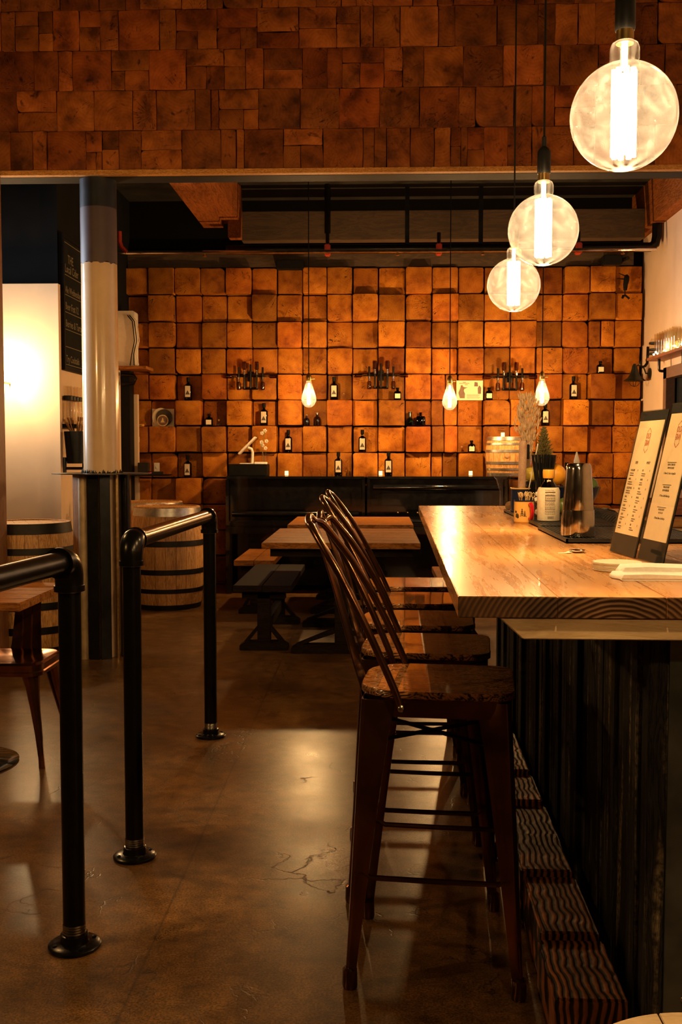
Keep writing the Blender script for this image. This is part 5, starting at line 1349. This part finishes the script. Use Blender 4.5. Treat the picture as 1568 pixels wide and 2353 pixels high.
# menus: clear slanted holders facing the stools
def menu(label, p0, p1, lean, h, style):
    """p0 far bottom corner, p1 near bottom corner on the bar, leaning away from the stools"""
    a = Vector((p0[0], p0[1], BT + .004)); b_ = Vector((p1[0], p1[1], BT + .004)); ex = (b_ - a).normalized(); w = (b_ - a).length
    side = Vector((-ex.y, ex.x, 0));  side = side if side.x > 0 else -side
    ey = (Vector((0, 0, 1)) * math.sqrt(1 - lean * lean) + side * lean).normalized()
    q = thing('menu_holder', label, 'menu', (0, 0, 0), 0, 'slanted menu holders on the bar')
    fm = frame(a, ex, ey)   # local z = ex x ey ; front must face -X
    s_ = 1 if (ex.cross(ey)).x < 0 else -1
    def bx(x0, y0, z0, x1, y1, z1, nm, mt, bev=0): return MB().box((x0, y0, min(z0 * s_, z1 * s_)), (x1, y1, max(z0 * s_, z1 * s_)), fm).obj(nm, mt, q, bevel=bev)
    bx(0, 0, -.004, w, h, -.0015, 'holder_back', 'matte_black')
    bx(.010, .058, -.0014, w - .010, h - .030, -.0004, 'menu_sheet', 'menu_paper')
    bx(0, 0, .0008, w, h, .0024, 'clear_front', 'clear_plastic')
    MB().box((0, -.001, -.006), (.0035, h, .004), fm).box((w - .0035, -.001, -.006), (w, h, .004), fm).box((0, h - .003, -.006), (w, h + .001, .004), fm).obj('clear_edges', 'clear_plastic', q)
    base = MB(); g0, g1 = a, b_
    base.add([g0 + Vector((0, 0, -.004)), g1 + Vector((0, 0, -.004)), g1 + side * .09 + Vector((0, 0, -.004)), g0 + side * .09 + Vector((0, 0, -.004)), g0 + Vector((0, 0, -.001)), g1 + Vector((0, 0, -.001)), g1 + side * .09 + Vector((0, 0, -.001)), g0 + side * .09 + Vector((0, 0, -.001))], [(0, 3, 2, 1), (4, 5, 6, 7), (0, 1, 5, 4), (1, 2, 6, 5), (2, 3, 7, 6), (3, 0, 4, 7)])
    base.obj('foot_plate', 'clear_plastic', q)
    ink = MB(); red = MB(); rg = random.Random(5 + style)
    # text frame: x runs the reading direction as seen from the stools
    zt = .0001 * s_
    def tf(x, y): return fm @ Matrix.Translation((x, y, zt)) @ (Matrix.Identity(4) if s_ > 0 else Matrix.Rotation(PI, 4, 'Y'))
    rx = (lambda x: x) if s_ > 0 else (lambda x: w - x)
    cx = w / 2
    hexo = [(-.016, .022), (0, .034), (.016, .022), (.016, -.03), (0, -.042), (-.016, -.03)]
    hexi = [(x * .9, y * .93) for x, y in hexo]
    ly = h - .085
    vs = [fm @ Vector((cx + x, ly + y, zt)) for x, y in hexo + hexi]
    red.add(vs, [(i, (i + 1) % 6, 6 + (i + 1) % 6, 6 + i) for i in range(6)])
    text_mb(red, 'OLD', .024, tf(rx(cx), ly + .002), 'CENTER', .0001, .62); text_mb(red, 'GRAN', .024, tf(rx(cx), ly - .019), 'CENTER', .0001, .52)
    if style == 0:
        for col_, hd_, names in ((.28, 'CIDER', ['HOUSE DRY', 'APPLE', 'GOLDEN ONE', 'PEAR', 'HONEY', 'CIDER', 'BERRY', 'SOUR', 'HOPPED', 'RESERVE', 'SPICED', 'ICE']), (.72, 'WHISKY', ['RYE', 'AMBER', 'MALT', 'SMOKE', 'OAK', 'CASK', 'GIN', 'DRY', 'RUM', 'SPICE', 'SODA', 'TONIC'])):
            text_mb(ink, hd_, .011, tf(rx(w * col_), h - .158), 'CENTER', .0001, .7)
            y = h - .18
            for nm in names[:8]:
                text_mb(ink, nm, .0085, tf(rx(w * col_ - .034), y) if s_ > 0 else tf(rx(w * col_ - .034), y), 'LEFT', .0001, .75)
                text_mb(ink, '12', .0075, tf(rx(w * col_ + .022), y), 'LEFT', .0001, .75)
                for j in range(2): 
                    ww = rg.uniform(.02, .036); ink.box((w * col_ - .034, y - .0075 - j * .006, 0), (w * col_ - .034 + ww, y - .0055 - j * .006, .0002), fm @ Matrix.Translation((0, 0, zt)))
                y -= .0265
                if y < .07: break
    else:
        y = h - .165
        for k in range(3):
            ink.box((cx - .030, y - .002, 0), (cx + .030, y - .0005, .0002), fm @ Matrix.Translation((0, 0, zt)))
            text_mb(ink, ['BEANS & TOMATOES', 'PEAR AND WHEY', 'SEASONAL BREW'][k], .0075, tf(rx(cx), y - .010), 'CENTER', .0001, .7)
            text_mb(ink, ['FROM THE HOUSE', 'SLOW FERMENTED', 'ON THE TAP'][k], .0075, tf(rx(cx), y - .019), 'CENTER', .0001, .7)
            text_mb(ink, ['1.5 Ounce. Dry. Sour. Ice. Angel Tart', '1.5 Ounce. Sea Malt. Bitter. Age', '1.5 Ounce. Bitters. Sea. Mint. Rye'][k], .0085, tf(rx(cx), y - .034), 'CENTER', .0001, .62)
            y -= .062
    for mb_, nm, mt in ((ink, 'menu_text', 'ink'), (red, 'menu_emblem', 'red_ink')):
        if mb_.v: mb_.obj(nm, mt, q)
    return q
menu('slanted menu in a clear holder with two columns of drinks, farther of the two', (.700, 3.150), (.722, 2.935), .215, .425, 0)
menu('slanted menu in a clear holder with centred lines of text, nearer of the two', (.727, 2.925), (.748, 2.745), .215, .440, 1)

# coasters, napkins, coins
p = onY(1417, 1305, 2.66); rg = random.Random(2); q0_ = None
for k in range(12):
    if q0_ is None:
        q0_ = prop(MB().lathe([(0, 0), (.060, 0), (.0605, .0008), (.060, .0016), (0, .0016)], 40).obj('coaster', 'card'), 'round pale cardboard coaster in the stack left of the white napkins', 'coaster', 'cardboard coasters in one stack'); o = q0_
    else: o = copy_tree(q0_)
    o.location = (p.x + .002 + rg.uniform(-.0008, .0008), 2.66 + rg.uniform(-.0008, .0008), BT + .0001 + k * .00185)
p = bz(1412, 1330)
def napkin(label, x, y, z, w, d, h, rz, sd):
    rg = random.Random(sd); q = thing('folded_napkin', label, 'napkin', (x, y, z), rz, 'folded white napkins by the coasters'); n = 9; R = []
    for i in range(n):
        f = i / (n - 1); yy = (f - .5) * d; ring = []
        hh = h * (1 + .18 * math.sin(f * 7 + sd))
        for xx, zz_ in ((0, .1), (.0, .55), (.02, .95), (.25, 1.05), (.6, .92), (.97, 1.0), (1, .5), (1, 0), (.5, 0), (.02, 0)):
            ring.append((xx * w + rg.uniform(-.0015, .0015) + (.008 * math.sin(f * 5 + sd) if xx < .1 else 0), yy, zz_ * hh + (rg.uniform(-.0006, .0006) if zz_ > .2 else 0)))
        R.append(ring)
    MB().loft(R).obj('cloth_fold', 'white_cloth', q, angle=60)
    MB().box((.004, -d / 2 - .0008, h * .42), (w - .004, -d / 2 + .002, h * .5)).obj('fold_edge', 'card', q)
napkin('folded white napkin, lower one at the front edge of the bar', p.x + .002, 2.475, BT + .0003, .26, .085, .013, -.03, 1)
napkin('folded white napkin lying on top of the lower one', p.x + .024, 2.54, BT + .0003, .26, .075, .024, .02, 3)
p = bz(1310, 1268)
q = thing('bottle_cap_pile', 'flat crumpled foil lid lying on the bar plank', 'lid', (p.x + .018, 3.12, BT + .0003)); MB().lathe([(0, .004), (.012, .004), (.021, .0055), (.024, .008), (.025, .0075), (.022, .003), (.014, .001), (0, .001)], 22).obj('foil_disc', 'chrome', q)
for k, lb in enumerate(['thin torn paper wrapper left of the foil lid on the bar', 'second paper wrapper lying over the torn one on the bar']):
    q = thing('paper_wrapper', lb, 'wrapper', (p.x - .020 + .012 * k, 3.10 + .012 * k, BT + .0005 + .0015 * k), .4 + .8 * k)
    MB().prism([(-.028, -.006), (.0, -.009), (.024, -.004), (.026, .005), (.0, .008), (-.026, .003)], 0, .0012).obj('paper_strip', 'card', q)

# ================================================================ LIGHT FROM OUTSIDE, CAMERA
w = bpy.data.worlds.new('world'); SC.world = w; w.use_nodes = True
bg = w.node_tree.nodes['Background']; bg.inputs[0].default_value = (.62, .74, 1, 1); bg.inputs[1].default_value = .02
l = bpy.data.lights.new('window_daylight', 'AREA'); l.shape = 'RECTANGLE'; l.size = 1.5; l.size_y = .95; l.energy = 60; l.spread = math.radians(50); l.color = (.72, .82, 1)
o = bpy.data.objects.new('window_daylight', l); COL.objects.link(o); o.location = (-5.3, 7.65, 2.3); o.rotation_euler = (0, -PI / 2, 0)

cam = bpy.data.cameras.new('camera'); co = bpy.data.objects.new('camera', cam); COL.objects.link(co)
cam.sensor_fit = 'VERTICAL'; cam.sensor_height = 36; cam.lens = 36 * F / 2353; cam.clip_start = .05; cam.clip_end = 60
co.location = (0, 0, CZ); co.rotation_euler = (PI / 2 - PIT, 0, YAW)
SC.camera = co
vs = SC.view_settings; vs.view_transform = 'Standard'; vs.look = 'None'; vs.gamma = 1; vs.exposure = 0; vs.use_curve_mapping = False
cy = SC.cycles; cy.use_denoising = True; cy.max_bounces = 8; cy.diffuse_bounces = 3; cy.glossy_bounces = 3; cy.transmission_bounces = 4; cy.transparent_max_bounces = 24
cy.sample_clamp_indirect = 4; cy.caustics_reflective = False; cy.caustics_refractive = False; cy.blur_glossy = .5
